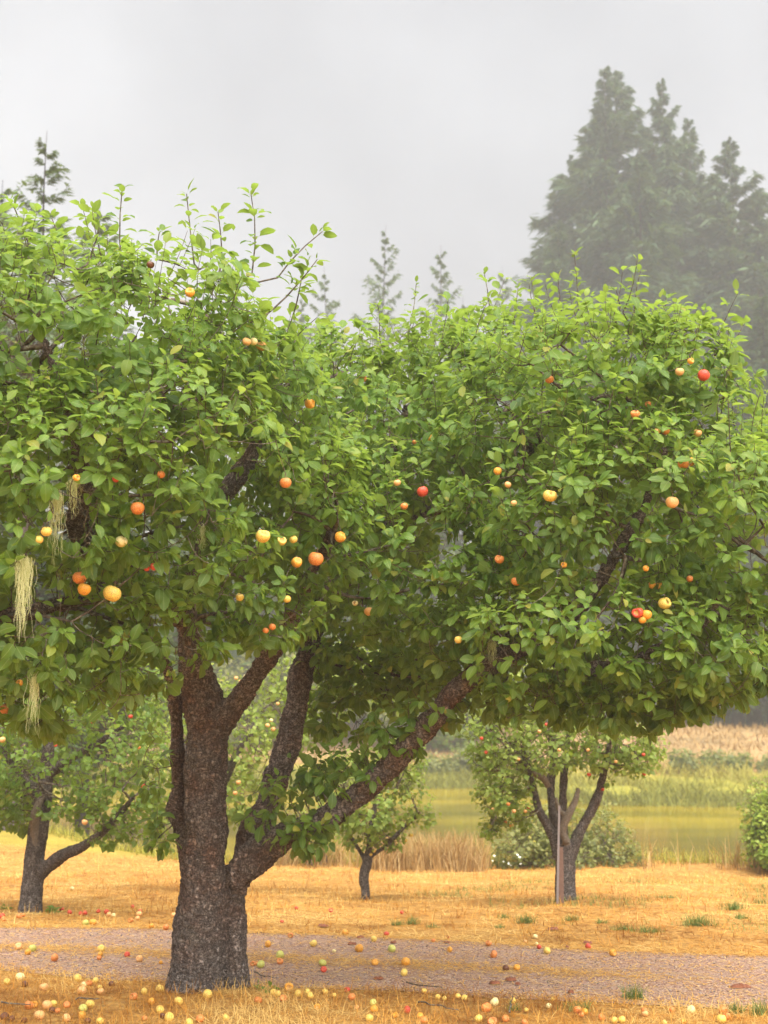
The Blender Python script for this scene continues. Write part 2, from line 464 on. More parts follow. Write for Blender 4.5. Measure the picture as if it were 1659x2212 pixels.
# ------------------------------------------------------------------ terrain
def terrain():
    yy = np.concatenate((np.arange(-30, 6, 2.0), np.arange(6, 30, 0.12), np.arange(30, 100, 1.0), np.arange(100, 281, 12.0)))
    xx = np.concatenate((np.arange(-150, -30, 10.0), np.arange(-30, -9, 1.0), np.arange(-9, 9, 0.16), np.arange(9, 30, 1.0), np.arange(30, 151, 10.0)))
    X, Y = np.meshgrid(xx, yy)
    Z = gz(X, Y)
    v = np.stack((X, Y, Z), -1).reshape(-1, 3)
    nx, ny = len(xx), len(yy)
    i = np.arange(ny - 1)[:, None] * nx + np.arange(nx - 1)[None, :]
    q = np.stack((i, i + 1, i + nx + 1, i + nx), -1).reshape(-1, 4)
    far = 60 + 14 * (1 - sstep(4, 9, X)) + 1.2 * np.sin(X * 0.31) - 14 * (1 - sstep(-28, -10, X)) - 6 * sstep(14, 34, X)
    d = (Y - far)
    green = sstep(-6, -1, d) * (1 - sstep(6, 9, d))                 # lush bank beyond the water
    nearbank = sstep(22.4, 23.6, Y) * (1 - sstep(40, 50, Y))        # greener bank on this side
    far_dry = sstep(7, 11, d)
    col = np.stack((np.clip(green + 0.7 * nearbank, 0, 1), far_dry, Z * 0, Z * 0 + 1), -1).reshape(-1, 4)
    m = Mat('meadow_ground')
    pos = m.wpos()
    at = m.new('ShaderNodeAttribute', attribute_name='tint')
    sep = m.n.new('ShaderNodeSeparateColor'); m.L(at.outputs['Color'], sep.inputs[0])
    n1 = m.noise(pos, 1.1, 5, 0.6); n2 = m.noise(pos, 14, 5, 0.7)
    n3 = m.noise(m.mapping(pos, (30, 8, 30)), 1.0, 4, 0.7)
    dry = m.ramp(n2.outputs['Fac'], [(0.3, (0.17, 0.07, 0.016)), (0.5, (0.38, 0.17, 0.03)), (0.7, (0.64, 0.38, 0.10))])
    dry = m.mix(m.ramp(n1.outputs['Fac'], [(0.5, (0, 0, 0)), (0.75, (0.55,) * 3)]), dry, (0.50, 0.22, 0.045))
    dry = m.mix(m.math('MULTIPLY', n3.outputs['Fac'], 0.5), dry, (0.66, 0.44, 0.17))
    grn = m.ramp(n1.outputs['Fac'], [(0.3, (0.20, 0.20, 0.03)), (0.55, (0.33, 0.29, 0.04)), (0.75, (0.42, 0.35, 0.07))])
    n4 = m.noise(m.mapping(pos, (0.25, 0.5, 1)), 1.0, 5, 0.65)
    fd = m.ramp(n4.outputs['Fac'], [(0.3, (0.20, 0.15, 0.075)), (0.5, (0.34, 0.225, 0.10)), (0.72, (0.46, 0.30, 0.135))])
    c = m.mix(sep.outputs[1], dry, fd)
    c = m.mix(sep.outputs[0], c, grn)
    m.color(c); m.set(Roughness=0.95, Specular_IOR_Level=0.1)
    m.bump(n2.outputs['Fac'], 1.0, 0.06)
    o = link('ground', make_mesh('ground', v, q, [4] * len(q), m.m, col=col))
    tag(o, kind='structure')
terrain()

# pond
def pond():
    X, Y = np.meshgrid(np.linspace(-70, 90, 41), np.linspace(21.5, 82, 41))
    v = np.stack((X, Y, X * 0 + WATER_Z), -1).reshape(-1, 3)
    i = np.arange(40)[:, None] * 41 + np.arange(40)[None, :]
    q = np.stack((i, i + 1, i + 42, i + 41), -1).reshape(-1, 4)
    m = Mat('pond_water')
    pos = m.wpos()
    n0 = m.noise(m.mapping(pos, (0.05, 0.22, 1)), 1.0, 4)
    c = m.ramp(n0.outputs['Fac'], [(0.36, (0.13, 0.10, 0.005)), (0.5, (0.24, 0.175, 0.008)), (0.62, (0.35, 0.25, 0.018))])  # random olive tones, with dark and light reflections put into the colour
    m.color(c)
    m.set(Roughness=0.10, Specular_IOR_Level=0.17)
    n1 = m.noise(m.mapping(pos, (1.2, 3.0, 1)), 1.0, 3)
    m.bump(n1.outputs['Fac'], 0.10, 0.03)
    tag(link('pond', make_mesh('pond', v, q, [4] * len(q), m.m)), kind='structure')
pond()

# gravel track
NEAR_E = np.array([G(x, y)[:2] for x, y in ((0, 2097), (300, 2122), (620, 2136), (1000, 2152), (1350, 2168), (1659, 2186))])
FAR_E = np.array([G(x, y)[:2] for x, y in ((0, 2004), (300, 2006), (620, 2018), (1000, 2036), (1300, 2056), (1659, 2067))])
def edge(E, x):
    x = np.asarray(x, float)
    y = np.interp(x, E[:, 0], E[:, 1])
    sl = (E[2, 1] - E[0, 1]) / (E[2, 0] - E[0, 0]); sr = (E[-1, 1] - E[-3, 1]) / (E[-1, 0] - E[-3, 0])
    y = np.where(x < E[0, 0], E[0, 1] + sl * 0.5 * (x - E[0, 0]), y)
    y = np.where(x > E[-1, 0], E[-1, 1] + sr * 0.5 * (x - E[-1, 0]), y)
    return y
def track():
    xs = np.arange(-24, 24.01, 0.06); n = 24
    wob = lambda k: np.array([mnoise.noise(Vector((x * 1.3, k, 0))) * 0.10 + mnoise.noise(Vector((x * 5, k, 3))) * 0.04 for x in xs])
    ny, fy = edge(NEAR_E, xs) + wob(1.5), edge(FAR_E, xs) + wob(7.5)
    t = np.linspace(0, 1, n)
    Y = ny[:, None] * (1 - t) + fy[:, None] * t
    X = np.repeat(xs[:, None], n, 1)
    Z = gz(X, Y) + 0.006 + 0.004 * np.sin(t * np.pi)[None, :] - 0.012 * (np.exp(-((t - .25) / .09) ** 2) + np.exp(-((t - .75) / .09) ** 2))[None, :] * 0.2
    v = np.stack((X, Y, Z), -1).reshape(-1, 3)
    i = np.arange(len(xs) - 1)[:, None] * n + np.arange(n - 1)[None, :]
    q = np.stack((i, i + n, i + n + 1, i + 1), -1).reshape(-1, 4)
    m = Mat('gravel')
    pos = m.wpos()
    vo = m.new('ShaderNodeTexVoronoi', Scale=85.0); m.L(pos, vo.inputs['Vector'])
    sep = m.n.new('ShaderNodeSeparateColor'); m.L(vo.outputs['Color'], sep.inputs[0])
    n1 = m.noise(pos, 3, 5, 0.6); n2 = m.noise(m.mapping(pos, (25, 90, 30)), 1, 4, 0.7)
    c = m.ramp(sep.outputs[0], [(0.0, (0.17, 0.088, 0.062)), (0.5, (0.34, 0.198, 0.142)), (0.9, (0.47, 0.31, 0.22)), (1.0, (0.60, 0.46, 0.30))])
    c = m.mix(m.ramp(n1.outputs['Fac'], [(0.45, (0, 0, 0)), (0.7, (0.5,) * 3)]), c, (0.32, 0.22, 0.16))
    c = m.mix(m.ramp(n2.outputs['Fac'], [(0.60, (0, 0, 0)), (0.72, (0.8,) * 3)]), c, (0.50, 0.37, 0.20))
    m.color(c); m.set(Roughness=0.95, Specular_IOR_Level=0.15)
    m.bump(vo.outputs['Distance'], 0.8, 0.012)
    tag(link('gravel_track', make_mesh('gravel_track', v, q, [4] * len(q), m.m)), kind='structure')
track()

# ------------------------------------------------------------------ leaves
UV_T = np.array([(.5, 0), (0, .25), (.5, .25), (1, .25), (0, .5), (.5, .5), (1, .5), (.1, .78), (.5, .78), (.9, .78), (.5, 1), (.45, 0), (.55, 0), (.45, .02), (.55, .02)])
LEAF_L = np.array([0, 2, 1, 0, 3, 2, 1, 2, 5, 4, 2, 3, 6, 5, 4, 5, 8, 7, 5, 6, 9, 8, 7, 8, 10, 8, 9, 10, 11, 12, 14, 13])
LEAF_S = np.array([3, 3, 4, 4, 4, 4, 3, 3, 4])
LEAF_LO = np.array([0, 2, 1, 0, 3, 2, 1, 2, 4, 2, 3, 4])      # a plainer leaf for trees farther off
def leaf_template(r, width=0.275):
    fold = r.uniform(0.08, 0.30); curl = r.uniform(0.25, 1.5); tw = r.uniform(-0.35, 0.35); wav = r.uniform(0, 0.05)
    w = width * r.uniform(0.85, 1.18)
    us = [0.20, 0.48, 0.78]; hw = [0.78 * w, 1.0 * w, 0.66 * w]
    v = np.zeros((15, 3))
    def mid(u):
        a = curl * u
        return np.array((0, math.sin(a) / curl, -(1 - math.cos(a)) / curl)), a
    v[0] = 0
    for k, (u, h) in enumerate(zip(us, hw)):
        c, a = mid(u)
        nrm = np.array((0, math.sin(a), math.cos(a)))
        t = tw * u
        for s, j in ((-1, 0), (0, 1), (1, 2)):
            off = np.array((s * h * math.cos(t), 0, 0)) + nrm * (abs(s) * h * fold + s * h * math.sin(t) + (r.uniform(-wav, wav) if s else 0))
            v[1 + 3 * k + j] = c + off
    v[10] = mid(1.0)[0]
    p = 0.30
    v[11] = (-0.008, -p, 0.03); v[12] = (0.008, -p, 0.03); v[13] = (-0.010, 0.01, 0); v[14] = (0.010, 0.01, 0)
    return v
_r = np.random.default_rng(3)
TPL = np.array([leaf_template(_r) for _ in range(16)])
TPL_ROUND = np.array([leaf_template(_r, 0.36) for _ in range(16)])

def unit(a):
    return a / (np.linalg.norm(a, axis=-1, keepdims=True) + 1e-9)

class Leaves:
    def __init__(s): s.p, s.d, s.n, s.len, s.tint, s.yel, s.k = [], [], [], [], [], [], []
    def add(s, p, d, n, L, tint, yel=None):
        N = len(p)
        s.p.append(p); s.d.append(d); s.n.append(n); s.len.append(L); s.tint.append(tint)
        s.yel.append(np.zeros(N) if yel is None else yel)
        s.k.append(rng.integers(0, 16, N))
    def pack(s):
        for a in ('p', 'd', 'n', 'len', 'tint', 'yel', 'k'):
            setattr(s, a, np.concatenate(getattr(s, a)))
        s.d = unit(s.d)
        x = unit(np.cross(s.d, s.n)); z = np.cross(x, s.d)
        s.fr = np.stack((x, s.d, z), 1)          # rows are local axes
    def keep(s, m):
        for a in ('p', 'd', 'n', 'len', 'tint', 'yel', 'k', 'fr'):
            setattr(s, a, getattr(s, a)[m])
    def mesh(s, name, mat, tpl=None, sel=None, lo=False):
        tpl = TPL if tpl is None else tpl
        pick, LL, LS = (np.arange(15), LEAF_L, LEAF_S) if not lo else (np.array([0, 4, 5, 6, 10]), LEAF_LO, np.full(4, 3))
        tpl = tpl[:, pick] * ((1.4, 1, 1) if lo else (1, 1, 1)); nv = len(pick)
        I = np.arange(len(s.p)) if sel is None else np.nonzero(sel)[0]
        T = tpl[s.k[I]] * s.len[I][:, None, None]
        V = s.p[I][:, None, :] + np.einsum('nvi,nij->nvj', T, s.fr[I])
        N = len(I)
        loops = (LL[None, :] + nv * np.arange(N)[:, None]).ravel()
        sizes = np.tile(LS, N)
        col = np.zeros((N, nv, 4)); col[..., 0] = s.tint[I][:, None]; col[..., 1] = s.yel[I][:, None]; col[..., 3] = 1
        uv = np.tile(UV_T[pick], (N, 1))
        return make_mesh(name, V.reshape(-1, 3), loops, sizes, mat, col=col.reshape(-1, 4), uv=uv)

UP = np.array((0, 0, 1.0))

def shoot(LV, base, d, length, n, leaf, outward, tint0=0.4, droop=0.25, spread=1.0, twigs=None, rad=0.0028, bend=0.3, young=0.24):
    """a leafy shoot: an axis bending upward with leaves set round it in a spiral"""
    d = unit(np.asarray(d, float))
    m = 4
    t = np.linspace(0, 1, m)
    side = unit(rng.normal(size=3))
    axis = base + np.outer(t, d) * length + np.outer(t ** 2, UP) * length * bend + np.outer(np.sin(t * 3), side) * length * 0.06
    if twigs is not None:
        twigs.append((axis, np.linspace(rad, rad * 0.55, m)))
    tt = np.sort(rng.uniform(0.05, 1.0, n)); tt[-max(2, n // 4):] = rng.uniform(0.9, 1.0, max(2, n // 4)); tt.sort()
    pos = np.stack([np.interp(tt, t, axis[:, c]) for c in range(3)], 1)
    ax = unit(axis[-1] - axis[0])
    ref = unit(np.cross(ax, np.array((0.3, 0.7, 0.2)))); ref2 = np.cross(ax, ref)
    ph = rng.uniform(0, 6.28) + np.arange(n) * 2.4 + rng.normal(0, 0.3, n)
    radial = np.cos(ph)[:, None] * ref + np.sin(ph)[:, None] * ref2
    ang = np.radians(np.interp(tt, [0, 0.85, 1.0], [72, 60, 38]) * spread + rng.normal(0, 10, n))
    ld = np.cos(ang)[:, None] * ax + np.sin(ang)[:, None] * radial
    ld = unit(ld + np.array((0, 0, -1.0)) * (droop * rng.uniform(0.3, 1.7, n))[:, None] + 0.25 * outward)
    nh = 0.75 * UP + 0.55 * outward + 0.45 * ax + rng.normal(0, 0.38, (n, 3))
    L = leaf * np.interp(tt, [0, 0.7, 1.0], [0.95, 1.0, 0.72]) * rng.uniform(0.55, 1.28, n)
    tint = np.clip(tint0 + young * np.interp(tt, [0, 0.7, 1], [-0.2, 0.1, 0.9]) + rng.normal(0, 0.14, n), 0, 1)
    yel = np.where(rng.random(n) < 0.03, rng.uniform(0.3, 0.9, n), 0.0)
    LV.add(pos + ld * (0.30 * L)[:, None], ld, nh, L, tint, yel)

def surf_rank(c, r, q):       # normalised radius of points q in ellipsoids c, r
    return np.linalg.norm((q[:, None, :] - c[None]) / r[None], axis=2)

class Skeleton:
    """points that twigs can start from"""
    def __init__(s): s.pts = []; s.rad = []; s.kd = None
    def add(s, pts, rad):
        s.pts.extend(np.asarray(pts)); s.rad.extend(np.broadcast_to(rad, (len(pts),)))
    def build(s):
        s.kd = kdtree.KDTree(len(s.pts))
        for i, p in enumerate(s.pts): s.kd.insert(Vector(p), i)
        s.kd.balance()
    def near(s, p):
        _, i, dist = s.kd.find(Vector(p)); return np.asarray(s.pts[i]), s.rad[i], dist

def connect(sk, twigs, target, r1, seg=5, sag=0.08):
    a, ra, dist = sk.near(target)
    t = np.linspace(0, 1, seg)
    v = target - a
    off = unit(rng.normal(size=3)) * dist * 0.12
    pts = a + np.outer(t, v) + np.outer(np.sin(t * np.pi), off + np.array((0, 0, -sag * dist)))
    r0 = min(ra * 0.7, r1 + 0.012 * dist)
    rad = np.linspace(max(r0, r1), r1, seg)
    twigs.append((pts, rad))
    return pts, rad

def grow_crown(LV, twigs, sk, C, Rr, nshoot, leaf, leaves_per=(8, 14), len_rng=(0.12, 0.34), gap_scale=1.8, gap=0.0, tint=(0.28, 0.55), inner=0.25, droop=0.3, young=0.22, rad=0.0026, center=None, up=0.35, bend=0.3, maxd=9.0, lumpy=0.0):
    """leafy shoots spread through the volume of a set of ellipsoids, each joined by a twig to the branches"""
    C = np.asarray(C, float); Rr = np.asarray(Rr, float)
    w = (Rr[:, 0] * Rr[:, 1] + Rr[:, 0] * Rr[:, 2] + Rr[:, 1] * Rr[:, 2]); w = w / w.sum()
    out = []
    tries = 0
    while len(out) < nshoot and tries < 40:
        tries += 1
        n = nshoot
        k = rng.choice(len(C), n, p=w)
        d = unit(rng.normal(size=(n, 3)))
        rr = np.where(rng.random(n) < inner, rng.uniform(0.35, 0.85, n), 1.0 - np.abs(rng.normal(0, 0.11, n)))
        q = C[k] + d * Rr[k] * rr[:, None]
        rank = surf_rank(C, Rr, q)
        rank[np.arange(n), k] = 9
        ok = (rank.min(1) > 0.80) | (rng.random(n) < 0.25)
        for i in np.nonzero(ok)[0]:
            if gap and mnoise.noise(Vector(q[i] * gap_scale)) < -0.5 + gap + 0.3 * (rng.random() - 0.5): continue
            qq = q[i] if not lumpy else C[k[i]] + (q[i] - C[k[i]]) * (1 + lumpy * (mnoise.noise(Vector(q[i] * 2.3) + Vector((7, 3, 1))) * 1.6 - 0.15))
            out.append((qq, d[i] / Rr[k[i]]))
            if len(out) >= nshoot: break
    rng.shuffle(out)
    for j, (q, d) in enumerate(out):
        if j % 150 == 0: sk.build()
        o = unit(d)
        L = rng.uniform(*len_rng) * (1.0 if rng.random() > 0.35 else 0.35)
        sd = unit(o * 0.8 + UP * up + rng.normal(0, 0.35, 3))
        base = q - sd * L * 0.7
        if sk.near(base)[2] > maxd: continue
        pts, rd = connect(sk, twigs, base, rad)
        sk.add(pts[1:], rd[1:])
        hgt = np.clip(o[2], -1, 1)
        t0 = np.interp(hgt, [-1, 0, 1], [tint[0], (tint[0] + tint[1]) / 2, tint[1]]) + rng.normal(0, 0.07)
        shoot(LV, base, sd, L, int(rng.integers(*leaves_per)), leaf, o, t0, droop, 1.0, twigs, rad, bend, young)

def twig_mesh(name, twigs, mat, sides=5):
    b = MB()
    for pts, rad in twigs: b.tube(pts, rad, sides, cap=False)
    return b.mesh(name, mat)

# ------------------------------------------------------------------ wood (trunk and limbs fused, then cut into parts)
def wood(parent, polys, mat, voxel, names, rough=0.010, bumpy=0.03, pale=()):
    """polys: lists of rows (x, y, z, radius); fused by voxel remesh, roughened, cut by nearest limb"""
    b = MB(); sk = []
    for pl in polys:
        s = spline(pl, 8)
        b.tube(s[:, :3], s[:, 3], 14, cap=True)
        sk.append(s)
    tmp = b.mesh('wood', mat)
    o = bpy.data.objects.new('wood', tmp); COL.objects.link(o)
    md = o.modifiers.new('r', 'REMESH'); md.mode = 'VOXEL'; md.voxel_size = voxel; md.adaptivity = 0
    dg = bpy.context.evaluated_depsgraph_get(); dg.update()
    me = bpy.data.meshes.new_from_object(o.evaluated_get(dg))
    bpy.data.objects.remove(o); bpy.data.meshes.remove(tmp)
    n = len(me.vertices)
    v = np.empty(n * 3, np.float32); me.vertices.foreach_get('co', v); v = v.reshape(-1, 3).astype(float)
    e = np.empty(len(me.edges) * 2, np.int32); me.edges.foreach_get('vertices', e); e = e.reshape(-1, 2)
    lt = np.empty(len(me.polygons), np.int32); me.polygons.foreach_get('loop_total', lt)
    lv = np.empty(len(me.loops), np.int32); me.loops.foreach_get('vertex_index', lv)
    deg = np.bincount(e.ravel(), minlength=n).astype(float)[:, None]
    for _ in range(2):
        acc = np.zeros_like(v)
        for c in range(3):
            acc[:, c] = np.bincount(e[:, 0], v[e[:, 1], c], n) + np.bincount(e[:, 1], v[e[:, 0], c], n)
        v = 0.45 * v + 0.55 * acc / deg
    me.vertices.foreach_set('co', v.astype(np.float32).ravel()); me.update()
    nr = np.empty(n * 3, np.float32); me.vertices.foreach_get('normal', nr); nr = nr.reshape(-1, 3).astype(float)
    disp = np.empty(n)
    for i in range(n):
        p = Vector(v[i])
        big = mnoise.noise(p * 4.5) * bumpy + (abs(mnoise.noise(Vector((p.x * 17, p.y * 17, p.z * 3.5)))) - .25) * rough * 0.9
        wq = p + mnoise.noise_vector(p * 14) * 0.012
        fv = abs(mnoise.noise(Vector((wq.x * 24, wq.y * 24, wq.z * 8)))) * 2.4
        fh = abs(mnoise.noise(Vector((wq.x * 11, wq.y * 11, wq.z * 36)))) * 2.8
        disp[i] = big + rough * (min(fv, fh, 0.55) * 1.5 - 0.4) + mnoise.noise(p * 30) * rough * 0.35
    v = v + nr * disp[:, None]
    me.vertices.foreach_set('co', v.astype(np.float32).ravel()); me.update()
    me.vertices.foreach_get('normal', nr_ := np.empty(n * 3, np.float32)); nr = nr_.reshape(-1, 3)
    allp = np.concatenate([s[:, :3] for s in sk]); allr = np.concatenate([s[:, 3] for s in sk])
    own = np.concatenate([np.full(len(s), i) for i, s in enumerate(sk)])
    st = np.concatenate(([0], np.cumsum(lt)[:-1]))
    fc = np.add.reduceat(v[lv], st, axis=0) / lt[:, None]
    best = np.full(len(fc), 1e9); lab = np.zeros(len(fc), int)
    for p, r, w in zip(allp, allr, own):
        dd = np.linalg.norm(fc - p, axis=1) - r
        up = dd < best; best[up] = dd[up]; lab[up] = w
    # names: several polylines may belong to one part
    groups = {}
    for i, nm in enumerate(names): groups.setdefault(nm, []).append(i)
    for nm, ids in groups.items():
        sel = np.isin(lab, ids)
        if not sel.any(): continue
        lm = np.repeat(sel, lt)
        ids_v, inv = np.unique(lv[lm], return_inverse=True)
        sub = make_mesh(nm[0], v[ids_v], inv, lt[sel], nm[2] if len(nm) > 2 else mat)
        sub.normals_split_custom_set_from_vertices([tuple(x) for x in nr[ids_v]])
        link(nm[0], sub, parent)
    bpy.data.meshes.remove(me)
    return sk

def LP(rows, Yw=True):
    """rows (px, py, distance, width in px) -> rows (x, y, z, radius)"""
    return np.array([np.concatenate((P(x, y, Y), [pxr(w, Y) / 2])) for x, y, Y, w in rows])

# ------------------------------------------------------------------ the big apple tree
TY = G(425, 2142)[1] + 0.10
tree_base = np.array((P(440, 2142, TY)[0], TY, 0.0))
big = empty('apple_tree', tree_base)
tag(big, 'big old apple tree with two fused trunks and a wide leafy crown', 'tree')
T = TY
polys = [
    LP([(420, 2180, T, 136), (421, 2130, T, 120), (430, 2020, T, 106), (438, 1900, T, 94), (444, 1750, T, 90), (447, 1600, T, 88), (446, 1540, T, 88), (440, 1495, T, 78)]),
    LP([(514, 2180, T + .04, 54), (511, 2130, T + .04, 48), (508, 2020, T + .03, 43), (511, 1930, T + .03, 44), (526, 1880, T + .02, 60)]),
    # low right limb
    LP([(505, 1915, T, 40), (530, 1870, T - .02, 74), (565, 1840, T - .05, 70), (625, 1800, T - .15, 58), (710, 1762, T - .28, 52), (800, 1695, T - .4, 50), (880, 1610, T - .55, 48), (940, 1548, T - .65, 48), (1000, 1478, T - .8, 46), (1075, 1425, T - .95, 44), (1160, 1385, T - 1.05, 38), (1260, 1300, T - 1.15, 32), (1330, 1200, T - 1.2, 27), (1400, 1080, T - 1.2, 22), (1440, 950, T - 1.1, 14)]),
    # dark middle limb, leaning back
    LP([(515, 1880, T + .06, 44), (545, 1800, T + .10, 52), (580, 1730, T + .16, 50), (615, 1630, T + .25, 54), (637, 1540, T + .33, 52), (655, 1440, T + .42, 50), (690, 1330, T + .6, 42), (760, 1180, T + .8, 34), (830, 1030, T + .9, 26), (880, 880, T + 1.0, 16)]),
    # leader
    LP([(440, 1520, T, 84), (425, 1460, T - .05, 70), (410, 1380, T - .1, 56), (405, 1300, T - .15, 50), (430, 1200, T - .2, 46), (470, 1090, T - .2, 46), (540, 990, T - .2, 40), (560, 880, T - .35, 30), (500, 760, T - .6, 20), (420, 660, T - .9, 13)]),
    # right fork
    LP([(465, 1570, T - .02, 66), (505, 1525, T - .08, 50), (545, 1470, T - .16, 46), (585, 1410, T - .25, 44), (630, 1330, T - .5, 36), (670, 1240, T - .8, 28), (720, 1150, T - 1.1, 20)]),
    # stem up the left side, with the burl
    LP([(404, 1850, T + .02, 26), (386, 1790, T + .05, 32), (380, 1752, T + .05, 40), (384, 1700, T + .06, 22), (382, 1600, T + .06, 24), (378, 1530, T + .02, 24), (362, 1450, T - .1, 24), (320, 1370, T - .4, 20)]),
    # big limb reaching left and forward
    LP([(415, 1350, T - .1, 48), (350, 1290, T - .5, 50), (270, 1230, T - 1.1, 50), (190, 1180, T - 1.7, 52), (168, 1120, T - 2.0, 46), (180, 1040, T - 2.2, 34), (160, 920, T - 2.4, 26), (110, 780, T - 2.5, 18), (60, 650, T - 2.5, 12)]),
    # lower left limb
    LP([(270, 1235, T - 1.1, 34), (190, 1290, T - 1.5, 34), (110, 1310, T - 1.9, 32), (20, 1330, T - 2.2, 26), (-120, 1340, T - 2.4, 18)]),
    # right limb's side arm
    LP([(1150, 1390, T - 1.05, 34), (1230, 1440, T - 1.1, 28), (1320, 1440, T - 1.2, 24), (1430, 1400, T - 1.3, 20), (1540, 1330, T - 1.35, 14)]),
    # middle crossing arm
    LP([(760, 1180, T + .8, 28), (880, 1120, T + .5, 26), (1000, 1080, T + .3, 22), (1120, 1000, T + .1, 18), (1200, 880, T - .1, 13)]),
]
polys += [LP([(400, 2080, T - .05, 36), (380, 2135, T - .07, 38), (366, 2165, T - .12, 34)]),
          ]
limb = lambda i: ('limb', i)
sk_lines = wood(big, polys, M_BARK, 0.0108, [('trunk', 0), ('trunk', 0), limb(1), limb(2), limb(3), limb(4), ('burl_stem', 5), limb(6), limb(7), limb(8), limb(9), ('trunk', 0)], rough=0.016, bumpy=0.026)

def ell(rows):
    C = np.array([P(x, y, Y) for x, y, Y, a, b, c in rows])
    Rr = np.array([(pxr(a, Y), c, pxr(b, Y)) for x, y, Y, a, b, c in rows])
    return C, Rr

CR = ell([
    (40, 730, T - 2.4, 270, 245, .95), (320, 760, T - 2.1, 290, 230, 1.0), (-220, 850, T - 2.0, 250, 300, 1.0),
    (90, 1060, T - 2.5, 330, 250, 1.0), (400, 1040, T - 2.1, 280, 300, 1.0), (560, 860, T - 1.4, 150, 210, .8),
    (60, 1340, T - 2.3, 300, 200, .8), (330, 1350, T - 1.9, 170, 135, .6), (540, 1270, T - 1.5, 170, 150, .65), (-180, 1250, T - 2.1, 240, 260, .9),
    (640, 1100, T - 1.3, 180, 200, .7),
    (760, 930, T + .3, 250, 235, 1.0), (960, 930, T + .2, 230, 235, 1.1), (860, 1170, T - .5, 250, 220, .9), (720, 1000, T + 1.4, 350, 260, .9),
    (1250, 850, T - .9, 250, 195, 1.0), (1450, 850, T - 1.0, 165, 165, .85), (1100, 1020, T - .5, 200, 250, .9), (1060, 860, T + 1.0, 300, 200, .8),
    (1280, 1100, T - 1.2, 300, 260, 1.0), (1530, 1130, T - 1.2, 210, 220, .9), (1660, 1200, T - .9, 190, 250, .9), (1400, 1000, T + .6, 300, 300, .9),
    (1250, 1370, T - 1.2, 280, 160, .85), (1480, 1380, T - 1.2, 190, 160, .8), (1040, 1330, T - .8, 170, 150, .6), (1620, 1400, T - 1.0, 110, 130, .6),
    (280, 740, T - 1.5, 230, 190, .7), (430, 960, T - .9, 230, 220, .6), (790, 1390, T + .55, 190, 120, .6), (960, 1400, T + .1, 140, 120, .5),
])
CRS = ell([(600, 1735, T - .25, 70, 55, .14), (690, 1740, T - .4, 75, 70, .16), (700, 1660, T - .1, 80, 60, .2), (790, 1640, T - .35, 80, 60, .2), (880, 1570, T - .5, 80, 55, .22), (660, 1800, T - .4, 60, 38, .12),
           (960, 1510, T - .6, 70, 50, .25), (820, 1500, T + .5, 140, 70, .35), (720, 1540, T + .6, 90, 60, .3), (1150, 1500, T - 1.0, 150, 60, .4), (1350, 1520, T - 1.2, 120, 55, .4), (1500, 1500, T - 1.1, 70, 45, .35), (1200, 1640, T - 1.1, 22, 40, .08),
           (90, 1540, T - 2.0, 90, 50, .3), (330, 1590, T - .5, 30, 60, .15), (345, 1790, T - .1, 22, 50, .1), (330, 1680, T - .1, 20, 45, .1), (250, 1480, T - 1.6, 90, 40, .3)])

LV = Leaves(); TW = []
sk = Skeleton()
for s in sk_lines:
    n = len(s); sk.add(s[n // 5:, :3], s[n // 5:, 3])
sk.build()
# secondary branches into every lobe of the crown
for c, r in zip(*CR):
    for j in range(4):
        tgt = c + unit(rng.normal(size=3)) * r * (0.1 if j == 0 else 0.6)
        pts, rd = connect(sk, TW, tgt, 0.008, 8, 0.02)
        TW[-1] = (pts, np.linspace(max(0.020, 0.012 + 0.01 * np.linalg.norm(pts[-1] - pts[0])), 0.008, 8))
        sk.add(pts[1:], 0.012)
    sk.build()
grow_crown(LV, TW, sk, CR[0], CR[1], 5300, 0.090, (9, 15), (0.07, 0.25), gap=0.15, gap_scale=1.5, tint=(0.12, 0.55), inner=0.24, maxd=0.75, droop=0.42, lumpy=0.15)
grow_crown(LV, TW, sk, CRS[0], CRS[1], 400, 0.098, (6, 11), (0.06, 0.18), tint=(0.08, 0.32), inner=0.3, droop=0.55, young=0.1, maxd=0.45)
# long water shoots standing above the crown
def water_shoot(x0, y0, x1, y1, Y, n=16, leaf=0.092):
    a, b = P(x0, y0, Y), P(x1, y1, Y)
    pts, rd = connect(sk, TW, a, 0.006)
    shoot(LV, a, b - a, np.linalg.norm(b - a) * 0.93, int(n * 1.45), leaf, np.array((0, -0.2, 0.3)), 0.30, 0.10, 0.95, TW, 0.006, 0.05, 0.15)
sk.build()
for a in ((262, 560, 265, 400, T - 2.2, 15), (420, 570, 402, 415, T - 2.1, 13), (545, 590, 540, 412, T - 1.9, 20), (600, 600, 705, 500, T - 1.9, 16), (620, 640, 690, 560, T - 1.9, 10), (640, 660, 655, 590, T - 1.7, 9),
          (480, 560, 470, 455, T - 2.0, 12), (340, 560, 345, 500, T - 2.0, 10), (60, 520, 20, 430, T - 2.3, 16), (130, 540, 110, 470, T - 2.3, 14), (200, 540, 215, 490, T - 2.2, 10),
          (1250, 690, 1240, 545, T + 1.3, 22), (1215, 690, 1205, 600, T + 1.2, 16), (1060, 700, 1045, 590, T + .8, 14), (1110, 700, 1120, 620, T + .9, 14), (1370, 690, 1385, 585, T + 1.0, 14),
          (880, 730, 900, 610, T + .8, 10), (1560, 780, 1610, 700, T - .6, 14), (1430, 710, 1440, 640, T - .8, 12), (1340, 680, 1330, 625, T - .8, 12), (1500, 720, 1525, 670, T - .8, 12), (820, 720, 815, 655, T + .4, 10), (1480, 720, 1470, 665, T - .4, 10)):
    water_shoot(*a)
